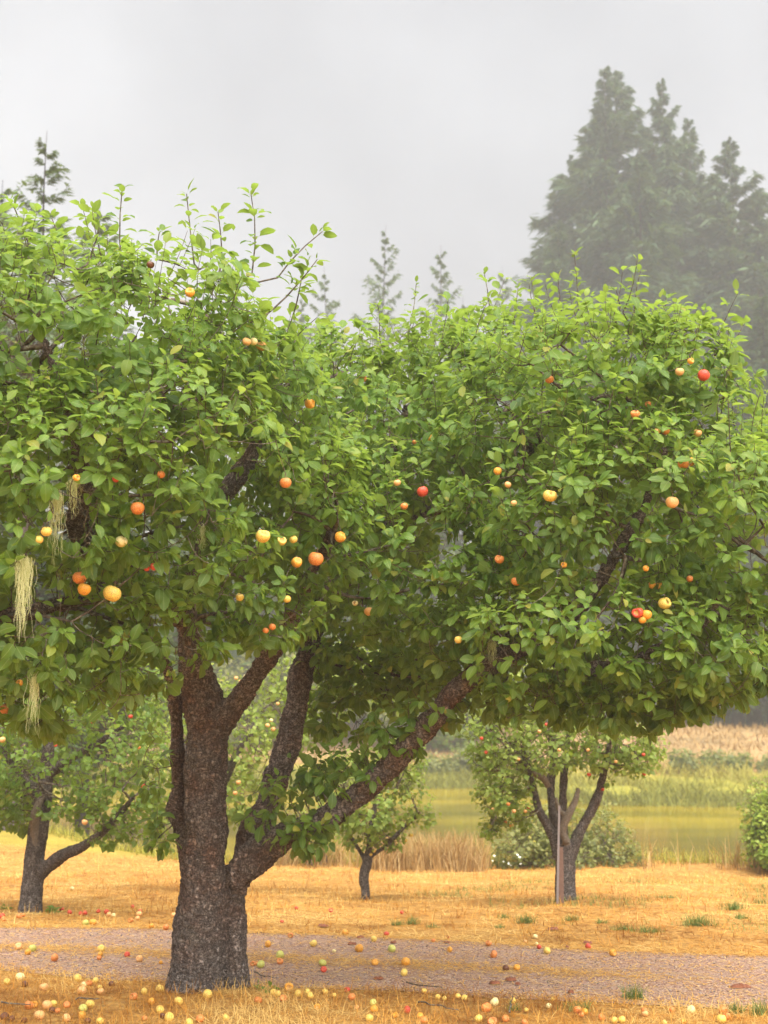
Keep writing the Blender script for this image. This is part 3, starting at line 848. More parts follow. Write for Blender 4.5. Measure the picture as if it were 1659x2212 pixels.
for _ in range(150):
    k = rng.integers(0, len(CR[0])); d = unit(np.array((rng.normal(0, .6), rng.normal(0, .6), 1.0)))
    q = CR[0][k] + d * CR[1][k] * 0.92
    rk = surf_rank(CR[0], CR[1], q[None])[0]; rk[k] = 9
    if rk.min() < 0.9 or sk.near(q)[2] > 0.7: continue
    connect(sk, TW, q, 0.004)
    L = rng.uniform(.14, .38)
    shoot(LV, q, d * (0.5, 0.5, 1) + rng.normal(0, .25, 3), L, int(6 + L * 24), 0.092, np.array((0, -.1, .3)), 0.5, 0.15, .95, TW, 0.004, 0.1, 0.3)
LV.pack()

# hanging apples: px, py, diameter px, colour, form
HANG = [(242, 1282, 40, 'yellow', 0), (172, 1248, 31, 'orange', 0), (182, 1273, 29, 'gold', 0), (262, 1170, 27, 'pale', 2), (297, 1098, 31, 'orange', 0), (333, 1224, 18, 'red', 1), (317, 1228, 13, 'red', 1),
        (165, 1032, 16, 'gold', 1), (348, 1025, 18, 'orange', 0), (250, 1035, 16, 'red', 1), (682, 1207, 34, 'orange', 0), (641, 1215, 24, 'gold', 1), (568, 1158, 32, 'yellow', 1), (607, 1168, 24, 'yellow', 1), (634, 1165, 18, 'yellow', 0),
        (735, 1160, 25, 'gold', 1), (617, 1043, 26, 'orange', 0), (669, 872, 24, 'gold', 1), (783, 818, 19, 'orange', 1), (565, 748, 25, 'pink', 0), (533, 738, 20, 'pink', 0), (548, 738, 18, 'pale', 0), (797, 1321, 21, 'pink', 0), (767, 1303, 13, 'pale', 1),
        (518, 1290, 18, 'yellow', 0), (620, 1294, 18, 'yellow', 0), (588, 1354, 16, 'orange', 0), (574, 1362, 14, 'orange', 0), (913, 1062, 25, 'red', 0), (858, 1043, 16, 'pink', 0), (873, 1094, 17, 'orange', 0), (927, 945, 15, 'gold', 1), (895, 955, 10, 'orange', 0),
        (1188, 1071, 31, 'yellow', 2), (1110, 1087, 14, 'pink', 0), (1097, 1047, 15, 'pink', 0), (1075, 1018, 18, 'gold', 0), (1452, 1085, 29, 'pink', 0), (1520, 811, 27, 'red', 0), (1492, 780, 15, 'gold', 1), (1468, 803, 20, 'pink', 0),
        (1372, 895, 21, 'orange', 1), (1400, 873, 14, 'orange', 1), (1438, 931, 18, 'orange', 0), (1420, 931, 15, 'pink', 0), (1507, 935, 19, 'pink', 0), (1476, 1002, 25, 'orange', 0), (1492, 997, 22, 'gold', 0), (1409, 1264, 18, 'gold', 0), (1424, 1267, 20, 'gold', 0),
        (1436, 1303, 29, 'yellow', 1), (1377, 1324, 26, 'red', 1), (1397, 1328, 22, 'gold', 0), (1388, 1339, 18, 'gold', 0), (1395, 1228, 14, 'gold', 1), (1490, 1250, 15, 'orange', 1), (1079, 1208, 21, 'orange', 1), (1115, 1256, 22, 'orange', 0), (1218, 1220, 14, 'gold', 1),
        (1097, 1510, 17, 'green', 0), (990, 1382, 17, 'yellow', 0), (12, 1532, 25, 'orange', 0), (42, 1475, 15, 'gold', 1), (1187, 820, 20, 'orange', 0), (100, 1148, 24, 'yellow', 0), (84, 1166, 20, 'yellow', 0), (410, 632, 22, 'gold', 1), (325, 572, 18, 'brown', 0)]

def front(x, y, C, Rr, shrink=0.93, default=9.0):
    d = ray(x, y); t = np.arange(4.5, 13, 0.03)
    q = np.array((0, 0, CAMZ)) + t[:, None] * d
    inside = (surf_rank(C, Rr * shrink, q) < 1).any(1)
    return q[inside.argmax()][1] if inside.any() else default
ALLC = np.concatenate((CR[0], CRS[0])); ALLR = np.concatenate((CR[1], CRS[1]))
lx, ly, ld_ = project(LV.p + LV.d * (LV.len * 0.5)[:, None])
kill = np.zeros(len(LV.p), bool)
hang_at = []
for x, y, dia, colr, form in HANG:
    Y = front(x, y, ALLC, ALLR)
    p = P(x, y, Y)
    hang_at.append((p, pxr(dia, Y)))
    kill |= (np.hypot(lx - x, ly - y) < dia * 0.45) & (ld_ < Y + pxr(dia, Y) * 0.6)
# openings where the limbs and the lichen show through the leaves
for x, y, r, Yc, pr in ((165, 1130, 52, T - 2.0, .9), (180, 1080, 40, T - 2.1, .85), (120, 1120, 40, T - 2.2, .8), (130, 1290, 55, T - 1.9, .7), (545, 985, 38, T - .3, .9), (500, 1050, 30, T - .3, .7), (1310, 1230, 45, T - 1.2, .85), (1335, 1210, 30, T - 1.1, .9),
                        (1090, 1418, 55, T - 1.0, .75), (1010, 1470, 45, T - .8, .7), (410, 1350, 45, T - .2, .8), (400, 1420, 42, T - .1, .92), (445, 1470, 50, T + .1, .95), (570, 1440, 40, T - .2, .85), (650, 1440, 40, T + .3, .8), (930, 1560, 40, T - .6, .7),
                        (50, 1290, 40, T - 2.5, .95), (50, 1350, 34, T - 2.5, .95), (120, 1140, 30, T - 2.3, .8), (160, 1080, 26, T - 2.2, .8), (55, 1240, 30, T - 2.3, .85), (820, 1075, 25, T - 1.5, .6), (820, 905, 40, T + .2, .6), (195, 740, 36, T - 2.4, .7), (1060, 1420, 22, T - 1.0, .9),
                        (445, 1600, 60, T + .1, 1.0), (440, 1750, 60, T + .1, 1.0), (560, 1520, 45, T, 1.0), (70, 1520, 24, T - 2.0, .8)):
    kill |= (np.hypot(lx - x, ly - y) < r) & (ld_ < Yc + 0.25) & (rng.random(len(LV.p)) < pr)
LV.keep(~kill)
lx, ly, ld_ = project(LV.p + LV.d * (LV.len * 0.5)[:, None])
# the 300 leaves that show largest become parts of their own
facing = np.abs((LV.fr[:, 2] * unit(LV.p - np.array((0, 0, CAMZ)))).sum(1))
size = LV.len / ld_ * (0.35 + facing)
infr = (lx > 5) & (lx < 1654) & (ly > 300) & (ly < 1900)
cell = {}
order = np.argsort(ld_)
for i in order:
    if not infr[i]: continue
    k = (int(lx[i] // 20), int(ly[i] // 20))
    if k not in cell: cell[k] = i
vis = np.array(list(cell.values()))
picked = vis[np.argsort(-size[vis])][:300]
psel = np.zeros(len(LV.p), bool); psel[picked] = True
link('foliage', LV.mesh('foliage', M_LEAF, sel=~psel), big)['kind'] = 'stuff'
leaf_me = {}
for i in picked:
    key = (int(LV.k[i]), int(min(4, LV.tint[i] * 5)))
    if key not in leaf_me:
        col = np.tile((key[1] / 5 + 0.1, 0, 0, 1), (15, 1))
        leaf_me[key] = make_mesh('leaf', TPL[key[0]], LEAF_L, LEAF_S, M_LEAF, col=col, uv=UV_T)
    o = link('leaf', leaf_me[key], big)
    fr = LV.fr[i] * LV.len[i]
    p = LV.p[i] - tree_base
    o.matrix_local = Matrix(((fr[0][0], fr[1][0], fr[2][0], p[0]), (fr[0][1], fr[1][1], fr[2][1], p[1]), (fr[0][2], fr[1][2], fr[2][2], p[2]), (0, 0, 0, 1)))

# ------------------------------------------------------------------ apples
def apple_mesh(name, mat, form=0, seed=0, res=(18, 12)):
    r = np.random.default_rng(seed)
    nu, nv = res
    v = []
    sq = r.uniform(0.86, 0.98); lob = r.uniform(0.01, 0.035); ph = r.uniform(0, 6); tap = r.uniform(0.02, 0.12)
    for j in range(nv + 1):
        th = math.pi * j / nv
        for i in range(nu):
            a = 2 * math.pi * i / nu
            rad = 1 + lob * math.cos(5 * a + ph) * math.sin(th) + r.normal(0, 0.006)
            x = math.sin(th) * (1 + tap * math.cos(th)) * rad
            z = sq * math.cos(th) * rad
            if j <= 3: z -= 0.26 * math.exp(-(math.sin(th) / 0.30) ** 2)
            if j >= nv - 2: z += 0.16 * math.exp(-(math.sin(th) / 0.24) ** 2)
            v.append((x * math.cos(a), x * math.sin(a), z))
    v = np.array(v) * 0.5
    idx = []
    mi = []
    flesh = np.zeros(len(v), bool)
    if form:      # bird-pecked hollow: the surface is pushed in to a bowl
        cs = [unit(np.array((r.choice((-1, 1)) * r.uniform(.5, 1.0), -1.0, r.uniform(.1, .9))))] if form == 1 else [unit(np.array((0.25, -0.75, 0.55)))]
        for c in cs:
            R0 = r.uniform(0.27, 0.34) if form == 1 else 0.22
            cc = c * 0.47
            dd = np.linalg.norm(v - cc, axis=1)
            inn = dd < R0
            flesh |= inn
            v[inn] = v[inn] - c[None, :] * (2.0 * np.sqrt(np.maximum(R0 ** 2 - dd[inn] ** 2, 0)))[:, None] * 0.62
    for j in range(nv):
        for i in range(nu):
            k = (i + 1) % nu
            f = [j * nu + i, (j + 1) * nu + i, (j + 1) * nu + k, j * nu + k]
            idx.append(f); mi.append(1 if flesh[f].all() else 0)
    return make_mesh(name, v, idx, [4] * len(idx), [mat, M_FLESH], mat_idx=mi)

_am = {}
def get_apple(colr, form, var):
    k = (colr, form, var)
    if k not in _am: _am[k] = apple_mesh('apple', AM[colr], form, hash((colr, form, var)) % 1000 if False else sum(map(ord, colr)) + form * 37 + var * 11)
    return _am[k]
def stalk_me():
    b = MB(); b.tube([(0, 0, 0), (0.02, 0, 0.14), (0.05, 0.01, 0.3), (0.06, 0.02, 0.46)], [0.035, 0.025, 0.025, 0.035], 5); return b.mesh('stalk', M_STALK)
STALK = stalk_me()
COLW = {'green': 'yellow green', 'yellow': 'yellow', 'pale': 'pale cream', 'gold': 'golden', 'orange': 'orange red', 'pink': 'pinkish', 'red': 'bright red', 'brown': 'rotten brown'}

def put_apple(p, dia, colr, form, label, group, rot=None, stalk=False):
    o = link('apple', get_apple(colr, form, int(rng.integers(0, 3))), loc=p)
    o.scale = (dia,) * 3
    o.rotation_euler = rot if rot is not None else tuple(rng.uniform(0, 6.28, 3))
    tag(o, label, 'apple', group)
    if stalk:
        s = link('stalk', STALK, o, loc=(0, 0, 0.25))
    return o

for (x, y, dpx, colr, form), (p, dia) in zip(HANG, hang_at):
    w = COLW[colr] + (' pecked hollow' if form else '')
    side = 'left side' if x < 470 else ('middle' if x < 1000 else 'right side')
    where = {'left side': "above the leaning tree", 'middle': 'over the low curved limb', 'right side': 'above the staked tree'}[side]
    put_apple(p, dia, colr, form, f'{w} apple hanging in the big tree {where}', f'{w} hanging apples, {side}', (rng.uniform(-.35, .35), rng.uniform(-.35, .35), rng.uniform(-.5, .5) if form else rng.uniform(0, 6.28)), True)
    top = p + np.array((0.03, 0.01, 0.62)) * dia
    connect(sk, TW, top, 0.0025)
link('twig', twig_mesh('twig', TW, M_TWIG, 3), big)['kind'] = 'stuff'

# ------------------------------------------------------------------ beard lichen
def lichen(x, y0, y1, w, Y, n, label):
    a = P(x, y0, Y); L = pxr(y1 - y0, Y); W = pxr(w, Y)
    b = MB()
    for i in range(n):
        sx = float(np.clip(rng.normal(0, .22), -.5, .5)) * W; l = L * rng.uniform(0.12, 1.0) ** 1.3 * (1 - 0.9 * abs(sx / W)); m = 10
        t = np.linspace(0, 1, m)
        path = np.stack((sx * (1 - 0.45 * t) + np.cumsum(rng.normal(0, .006, m)), rng.normal(0, .012) + np.cumsum(rng.normal(0, .006, m)), -l * t - 1.1 * abs(sx) * rng.random() + rng.normal(0, .012)), 1)
        ww = 0.0009 * (1 - 0.6 * t)
        v = np.concatenate((path - np.outer(ww, (1, .4, 0)), path + np.outer(ww, (1, .4, 0))))
        q = np.stack((np.arange(m - 1), np.arange(m - 1) + m, np.arange(1, m) + m, np.arange(1, m)), 1)
        b.addq(v, q, (rng.uniform(0.1, 1), 0, 0, 1))
    pts, rd = connect(sk, TWL, a, 0.006)
    tag(link('beard_lichen', b.mesh('beard_lichen', M_LICHEN), loc=a), label, 'lichen', 'beard lichen hanging in the big tree')
TWL = []
sk.build()
lichen(52, 1205, 1400, 46, T - 3.15, 150, 'longest curtain of yellow beard lichen trailing below the left crown')
lichen(122, 1065, 1240, 34, T - 3.1, 80, 'broad beard lichen tuft left of the thick lichen covered limb')
lichen(160, 1035, 1130, 28, T - 3.1, 60, 'short dense beard lichen tuft under the pecked golden apple')
lichen(75, 1460, 1600, 20, T - 2.8, 55, 'thin beard lichen strand hanging at the bottom left of the crown')
lichen(1064, 1385, 1452, 16, T - 1.15, 70, 'small beard lichen tuft on the low right limb')
lichen(436, 1140, 1195, 16, T - 2.3, 60, 'small brownish beard lichen wisp among the central leaves')
link('twig', twig_mesh('lichen_twig', TWL, M_TWIG), big)['kind'] = 'stuff'

# ------------------------------------------------------------------ the smaller orchard trees
def orchard_tree(label, base_px, limbs, crown, nshoot, leaf, mat, tint, voxel=0.014, gap=0.2, pale=(), rough=0.008, group=None, leaves_per=(8, 13), len_rng=(0.1, 0.26), apples=(), inner=0.3, name='apple_tree', cat='tree', up=0.35):
    g = G(*base_px); Y = g[1] + 0.05
    g = np.array((g[0], Y, float(gz(g[0], Y))))
    root = empty(name, g)
    tag(root, label, cat, group)
    pl = []
    for rows in limbs:
        rows = [(x, y, Y + dy, w) for x, y, dy, w in rows]
        pl.append(LP(rows))
    pl[0][0, 2] -= 0.08
    names = [('trunk', 0) if i == 0 else (('dead_limb', i, M_BARK_PALE) if i in pale else ('limb', i)) for i in range(len(pl))]
    lines = wood(root, pl, M_BARK_S, voxel, names, rough=rough, bumpy=0.012)
    C, Rr = ell([(x, y, Y + dy, a, b, c) for x, y, dy, a, b, c in crown])
    lv = Leaves(); tw = []; s2 = Skeleton()
    for s in lines: s2.add(s[len(s) // 2:, :3], s[len(s) // 2:, 3])
    s2.build()
    for c, r in zip(C, Rr):
        for j in range(3):
            tgt = c + unit(rng.normal(size=3)) * r * (0.1 if j == 0 else 0.55)
            pts, rd = connect(s2, tw, tgt, 0.006, 7, 0.0)
            tw[-1] = (pts, np.linspace(0.016, 0.006, 7)); s2.add(pts[1:], 0.01)
        s2.build()
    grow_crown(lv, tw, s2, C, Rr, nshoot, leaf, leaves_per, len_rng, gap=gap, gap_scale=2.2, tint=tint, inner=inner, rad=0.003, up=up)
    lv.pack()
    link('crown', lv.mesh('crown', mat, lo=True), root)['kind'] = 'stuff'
    link('twig', twig_mesh('twig', tw, M_TWIG, 3), root)['kind'] = 'stuff'
    return root, C, Rr, Y

def tree_apples(spec, C, Rr, label, group):
    for x, y, dia, colr in spec:
        Y = front(x, y, C, Rr * 1.02, 1.0, default=float(C[:, 1].mean()))
        t = np.arange(8, 40, 0.05); d = ray(x, y); q = np.array((0, 0, CAMZ)) + t[:, None] * d
        ins = (surf_rank(C, Rr, q) < 1).any(1)
        if ins.any(): Y = q[ins.argmax()][1]
        else: Y = float(C[:, 1].mean())
        put_apple(P(x, y, Y - 0.04), pxr(dia, Y), colr, 0, label.format(COLW[colr]), group.format(COLW[colr]), (rng.uniform(-.3, .3), rng.uniform(-.3, .3), 0), False)

# left: leaning trunk with one low limb
rt, C, Rr, Y = orchard_tree('leaning apple tree with a forked dark trunk and shady crown beside the gravel track', (66, 1974),
    [[(64, 1990, 0, 62), (66, 1955, 0, 50), (72, 1880, 0, 44), (82, 1800, 0, 42), (92, 1740, 0.05, 38), (100, 1660, .1, 30), (110, 1560, .15, 20)],
     [(84, 1890, 0, 30), (105, 1870, -.05, 30), (140, 1845, -.15, 26), (185, 1825, -.3, 22), (240, 1780, -.45, 16), (290, 1720, -.6, 10)],
     [(78, 1830, -.07, 14), (74, 1790, -.10, 16), (76, 1760, -.12, 18), (84, 1735, -.10, 14), (96, 1715, -.05, 10)],
     [(92, 1740, .05, 24), (60, 1690, .1, 20), (20, 1640, .2, 16), (-40, 1590, .3, 10)],
     [(98, 1680, .1, 22), (150, 1640, .0, 18), (220, 1600, -.1, 14), (280, 1560, -.1, 8)]],
    [(40, 1640, .1, 130, 130, .8), (150, 1620, -.1, 150, 140, .9), (260, 1640, -.3, 110, 130, .8), (120, 1710, -.2, 110, 60, .5), (250, 1760, -.5, 90, 70, .45), (310, 1700, -.5, 60, 80, .4), (30, 1745, .1, 60, 60, .5), (60, 1520, .2, 150, 110, .8), (220, 1500, .1, 150, 100, .8), (-60, 1650, .2, 100, 150, .8)],
    620, 0.076, M_LEAF, (0.12, 0.5), gap=0.18, pale=(2,))
tree_apples([(308, 1697, 11, 'red'), (183, 1776, 13, 'pink'), (120, 1610, 8, 'red'), (200, 1560, 8, 'red'), (178, 1508, 10, 'pink'), (282, 1548, 10, 'red'), (300, 1615, 8, 'orange'), (5, 1598, 14, 'pink')], C, Rr, '{} apple in the crown of the leaning orchard tree', '{} apples in the leaning tree')

# behind the big trunk: pale leafy apple tree
rt, C, Rr, Y = orchard_tree('bright green apple tree with pink fruit standing right behind the big trunk', (462, 1925),
    [[(462, 1935, 0, 40), (460, 1890, 0, 34), (464, 1800, 0, 32), (470, 1700, 0, 28)],
     [(470, 1720, 0, 24), (500, 1650, 0, 18), (540, 1580, .1, 12)], [(466, 1740, 0, 24), (430, 1660, .1, 18), (380, 1590, .1, 12)]],
    [(540, 1640, 0, 75, 120, .8), (560, 1540, .2, 90, 90, .8), (440, 1560, .2, 120, 120, .9), (350, 1660, 0, 70, 120, .7), (520, 1740, 0, 60, 60, .5), (640, 1480, .3, 90, 70, .8), (350, 1780, 0, 50, 50, .4), (720, 1470, .5, 110, 80, .8), (830, 1460, .8, 110, 80, .8), (620, 1570, .3, 70, 70, .6)],
    640, 0.080, M_LEAF_B, (0.5, 0.95), gap=0.15)
tree_apples([(510, 1465, 9, 'pink'), (520, 1472, 9, 'pink'), (530, 1461, 8, 'pale'), (578, 1567, 10, 'pink'), (590, 1575, 10, 'pink'), (586, 1556, 8, 'pale'), (515, 1690, 10, 'pink'), (508, 1713, 10, 'pink'), (552, 1490, 8, 'pink'), (600, 1520, 8, 'pink')], C, Rr, '{} apple in the bright tree behind the big trunk', '{} apples in the bright tree')

# small young tree in the middle
rt, C, Rr, Y = orchard_tree('small young apple tree with a thin crooked trunk before the dry reeds', (791, 1944),
    [[(791, 1955, 0, 24), (790, 1930, 0, 20), (785, 1895, 0, 20), (793, 1862, 0, 22), (798, 1830, 0, 15), (805, 1770, 0, 12), (815, 1700, .05, 8)],
     [(793, 1868, 0, 12), (775, 1835, 0, 9), (752, 1800, 0, 8), (740, 1770, 0, 6)],
     [(800, 1850, 0, 12), (830, 1830, -.05, 9), (870, 1790, -.1, 7), (905, 1760, -.1, 5)]],
    [(820, 1755, 0, 70, 70, .45), (860, 1700, .05, 60, 60, .4), (895, 1760, -.1, 45, 32, .3), (770, 1780, 0, 42, 50, .3), (830, 1815, -.1, 40, 22, .25), (860, 1640, .1, 60, 50, .4), (740, 1700, .1, 60, 70, .4)],
    230, 0.072, M_LEAF_B, (0.42, 0.9), gap=0.24, voxel=0.010)
tree_apples([(876, 1815, 8, 'yellow'), (888, 1804, 9, 'yellow'), (808, 1838, 8, 'yellow'), (801, 1846, 7, 'yellow')], C, Rr, '{} apple low in the small young orchard tree', '{} apples in the young tree')

# right tree, many-stemmed, tied to a stake
rt, C, Rr, Y = orchard_tree('vase shaped apple tree with several stems and red fruit tied to a stake', (1222, 1946),
    [[(1224, 1955, 0, 52), (1222, 1920, 0, 44), (1220, 1860, 0, 42), (1214, 1820, 0, 40)],
     [(1205, 1850, 0, 24), (1190, 1800, 0, 20), (1165, 1750, 0, 18), (1150, 1690, 0, 14), (1130, 1620, 0, 9)],
     [(1232, 1850, 0, 26), (1250, 1800, 0, 22), (1275, 1755, 0, 20), (1294, 1710, 0, 17), (1310, 1640, 0, 12), (1325, 1560, 0, 7)],
     [(1215, 1830, 0, 22), (1196, 1760, .08, 20), (1190, 1690, .1, 16), (1200, 1600, .1, 10)],
     [(1220, 1840, .05, 20), (1215, 1740, .1, 18), (1222, 1640, .1, 14), (1235, 1540, .1, 8)],
     [(1224, 1820, -.10, 16), (1216, 1795, -.13, 15), (1226, 1765, -.14, 17), (1240, 1735, -.15, 13), (1250, 1702, -.15, 10)],
     [(1218, 1760, -.12, 9), (1205, 1742, -.12, 10), (1200, 1722, -.12, 7)],
     [(1185, 1700, -.12, 12), (1172, 1680, -.16, 14), (1155, 1672, -.18, 10), (1140, 1655, -.2, 7)]],
    [(1100, 1650, 0, 85, 75, .6), (1080, 1720, -.1, 60, 50, .4), (1180, 1590, 0, 110, 90, .8), (1290, 1580, .1, 120, 85, .8), (1370, 1610, 0, 70, 60, .5), (1130, 1760, -.1, 40, 30, .3), (1210, 1500, .2, 180, 90, .9), (1060, 1580, .1, 70, 70, .6), (1380, 1655, 0, 45, 40, .3), (1320, 1660, -.1, 60, 30, .3), (1060, 1790, -.1, 22, 20, .2)],
    800, 0.068, M_LEAF_B, (0.42, 0.95), gap=0.12, voxel=0.010, pale=(5, 6, 7))
tree_apples([(1190, 1500, 8, 'red'), (1392, 1672, 8, 'red'), (1272, 1673, 9, 'red'), (1302, 1705, 8, 'red'), (1098, 1737, 9, 'orange'), (1110, 1752, 9, 'pink'), (1092, 1775, 9, 'orange'), (1105, 1783, 9, 'pink'), (1065, 1748, 8, 'pink'), (1142, 1744, 8, 'red'), (1135, 1752, 8, 'pink'),
             (1050, 1625, 8, 'red'), (1040, 1595, 8, 'red'), (1180, 1565, 8, 'red'), (1165, 1580, 8, 'pink'), (1215, 1552, 8, 'orange'), (1245, 1560, 8, 'gold'), (1290, 1570, 8, 'red'), (1330, 1645, 8, 'pink'), (1350, 1560, 8, 'pink'), (1390, 1630, 8, 'red'), (1270, 1620, 8, 'pink'), (1208, 1620, 8, 'pink'), (1120, 1640, 8, 'pink')],
            C, Rr, '{} apple in the crown of the staked orchard tree', '{} apples in the staked tree')
# its stake: a brown board with a pale pole beside it
st = empty('tree_stake', G(1210, 1950)); tag(st, 'weathered brown stake with a thin pale pole at the foot of the vase shaped tree', 'stake')
def bar(name, mat, x0, y0, x1, y1, Y, w, d, parent):
    a, b = P(x0, y0, Y), P(x1, y1, Y)
    s = MB(); W = pxr(w, Y) / 2
    v = []
    for p, q in ((a, 1.0), (a * .5 + b * .5, 1.03), (b, 0.94)):
        v += [p + (-W * q, -d, 0), p + (W * q, -d, 0), p + (W * q, d, 0), p + (-W * q, d, 0)]
    f = [(3, 2, 1, 0), (8, 9, 10, 11)]
    for k in (0, 4):
        for i in range(4): f.append((k + i, k + (i + 1) % 4, k + 4 + (i + 1) % 4, k + 4 + i))
    s.add(v, f); return link(name, s.mesh(name, mat, False), parent)
SY = G(1210, 1950)[1]
bar('board', M_STAKE, 1213, 1956, 1211, 1830, SY - .05, 10, .010, st)
bar('pole', M_POLE, 1204, 1958, 1208, 1740, SY - .08, 4.5, .006, st)

# ------------------------------------------------------------------ bushes and reeds by the water
def bush(name, label, base, C, Rr, nshoot, leaf, mat, tint, leaves_per=(8, 14), len_rng=(0.2, 0.5), up=0.5, cat='bush', group=None, droop=0.2, gap=0.15):
    root = empty(name, base); tag(root, label, cat, group)
    lv = Leaves(); tw = []; s2 = Skeleton()
    base = np.asarray(base, float)
    st = MB()
    for c, r in zip(C, Rr):
        for j in range(3):
            tgt = c + unit(rng.normal(size=3)) * r * 0.45
            t = np.linspace(0, 1, 7)
            b0 = base + np.array((rng.normal(0, .12), rng.normal(0, .1), -0.05))
            pts = b0 + np.outer(t, tgt - b0) + np.outer(np.sin(t * np.pi), rng.normal(0, .06, 3))
            st.tube(pts, np.linspace(0.022, 0.007, 7), 5); s2.add(pts[2:], 0.012)
    s2.build()
    grow_crown(lv, tw, s2, C, Rr, nshoot, leaf, leaves_per, len_rng, gap=gap, gap_scale=1.6, tint=tint, inner=0.3, rad=0.003, up=up, droop=droop)
    lv.pack()
    link('stem', st.mesh('stem', M_TWIG), root)
    link('foliage', lv.mesh('foliage', mat, lo=True), root)['kind'] = 'stuff'
    link('twig', twig_mesh('twig', tw, M_TWIG, 3), root)['kind'] = 'stuff'
    return root

by = 22.6
def gb(x, Y): 
    X = P(x, 1890, Y)[0]; return np.array((X, Y, float(gz(X, Y))))
C, Rr = ell([(1130, 1840, by, 75, 60, .7), (1190, 1805, by + .2, 80, 60, .8), (1280, 1810, by + .2, 80, 60, .8), (1330, 1850, by, 55, 45, .6), (1090, 1875, by, 45, 30, .4), (1230, 1860, by - .2, 110, 35, .5)])
bush('willow_bush', 'rounded olive green bush at the pond edge behind the staked tree', gb(1210, by), C, Rr, 620, 0.075, M_BUSH, (0.15, 0.7), len_rng=(.15, .4))
by2 = 21.5
C, Rr = ell([(1690, 1770, by2, 75, 70, .7), (1665, 1830, by2 - .1, 62, 45, .6), (1740, 1800, by2, 90, 90, .8), (1700, 1700, by2 + .1, 50, 45, .5), (1640, 1790, by2, 32, 28, .35)])
bush('feathery_bush', 'bright yellow green feathery bush on the near shore of the pond', gb(1690, by2), C, Rr, 520, 0.085, M_FEATHER, (0.3, 0.85), (9, 15), (.2, .5), 0.6)
by3 = 22.5
C, Rr = ell([(680, 1815, by3, 40, 45, .4), (700, 1770, by3 + .1, 35, 40, .35), (655, 1790, by3, 30, 35, .3)])
bush('sapling', 'slender pale green sapling standing before the pond water', gb(685, by3), C, Rr, 90, 0.075, M_FEATHER, (0.3, 0.8), (6, 10), (.15, .4), 0.5, cat='sapling', gap=0.3)
# low scrub on the far bank
for k, (x, y, w, h) in enumerate(((1500, 1648, 55, 26), (1575, 1646, 48, 26), (1690, 1652, 50, 22), (1030, 1640, 60, 34), (960, 1655, 55, 26), (1120, 1630, 50, 26))):
    g = G(x, y + h * .8); Yb = g[1]
    C, Rr = ell([(x - w * .4, y, Yb, w * .6, h * .7, 1.0), (x + w * .35, y + 3, Yb, w * .6, h * .65, 1.0)])
    bush('scrub_bush', ('scrub bush on the dry far bank just right of the staked tree', 'scrub bush on the dry far bank next to its twin, away from the staked tree', 'scrub bush on the dry far bank above the feathery shore bush', 'scrub bush on the far bank showing left of the staked tree crown', 'smallest scrub bush on the far bank under the curved limb tip', 'scrub bush on the far bank hidden behind the staked tree crown')[k], g, C, Rr, 150, 0.22, M_BUSH, (0.05, 0.5), (7, 11), (.2, .5), 0.6, group='scrub on the far bank')

# leafy willows on the far bank, seen under the big crown
for k, (x, yt, w, Yb, lab) in enumerate(((640, 1380, 90, 88, 'leafy willow on the far bank behind the dark middle limb'), (760, 1350, 100, 91, 'broad pale willow on the far bank seen between the two limbs'), (880, 1390, 95, 88, 'grey green willow on the far bank above the curved limb'), (990, 1440, 80, 90, 'low willow on the far bank behind the limb tip'), (520, 1420, 90, 90, 'leafy willow on the far bank behind the trunk fork'))):
    g = G(x, 1600); Xb = P(x, 1500, Yb)[0]; g = np.array((Xb, Yb, float(gz(Xb, Yb))))
    C, Rr = ell([(x, yt + 60, Yb, w * .7, 65, 1.6), (x - w * .5, yt + 120, Yb, w * .6, 60, 1.5), (x + w * .5, yt + 115, Yb, w * .6, 62, 1.5), (x, yt + 150, Yb - .4, w * .8, 60, 1.5)])
    bush('willow_tree', lab, g, C, Rr, 330, 0.30, M_FEATHER if k % 2 else M_BUSH, (.2, .8), (8, 13), (.5, 1.1), .5, cat='tree', gap=.1)

def blades(n, place, hgt, wid, lean, mat, name, seg=2, tint=(0, 1), clump=None, fn=None, zoff=0.0):
    """n grass blades as narrow bent strips; place(n) -> x, y"""
    x, y = place(n)
    z = gz(x, y) + zoff
    h = rng.uniform(hgt[0], hgt[1], n); w = rng.uniform(wid[0], wid[1], n)
    az = rng.uniform(0, 2 * np.pi, n)
    ln = np.radians(rng.uniform(lean[0], lean[1], n))
    d = np.stack((np.cos(az), np.sin(az), 0 * az), 1); sd = np.stack((-np.sin(az + rng.normal(0, .8, n)), np.cos(az), 0 * az), 1)
    base = np.stack((x, y, z - 0.004), 1)
    V = []
    for k in range(seg + 1):
        t = k / seg
        a = ln * (0.55 + 0.9 * t)
        p = base + (d * np.sin(a)[:, None] + UP * np.cos(a)[:, None]) * (h * t)[:, None]
        p[:, 2] = np.maximum(p[:, 2], z + 0.004 + 0.012 * rng.random(n) * t)
        ww = (w * (1 - 0.75 * t))[:, None]
        V += [p - sd * ww, p + sd * ww]
    V = np.stack(V, 1)
    m = 2 * (seg + 1)
    f = np.array([(2 * k, 2 * k + 1, 2 * k + 3, 2 * k + 2) for k in range(seg)])
    loops = (f.ravel()[None, :] + m * np.arange(n)[:, None]).ravel()
    tn = rng.uniform(tint[0], tint[1], n) if fn is None else np.clip(fn(x, y) + rng.normal(0, .16, n), 0, 1)
    col = np.zeros((n, m, 4)); col[..., 0] = tn[:, None]; col[..., 3] = 1
    return make_mesh(name, V.reshape(-1, 3), loops, [4] * (n * seg), mat, col=col.reshape(-1, 4))

def uni(x0, x1, y0, y1): return lambda n: (rng.uniform(x0, x1, n), rng.uniform(y0, y1, n))

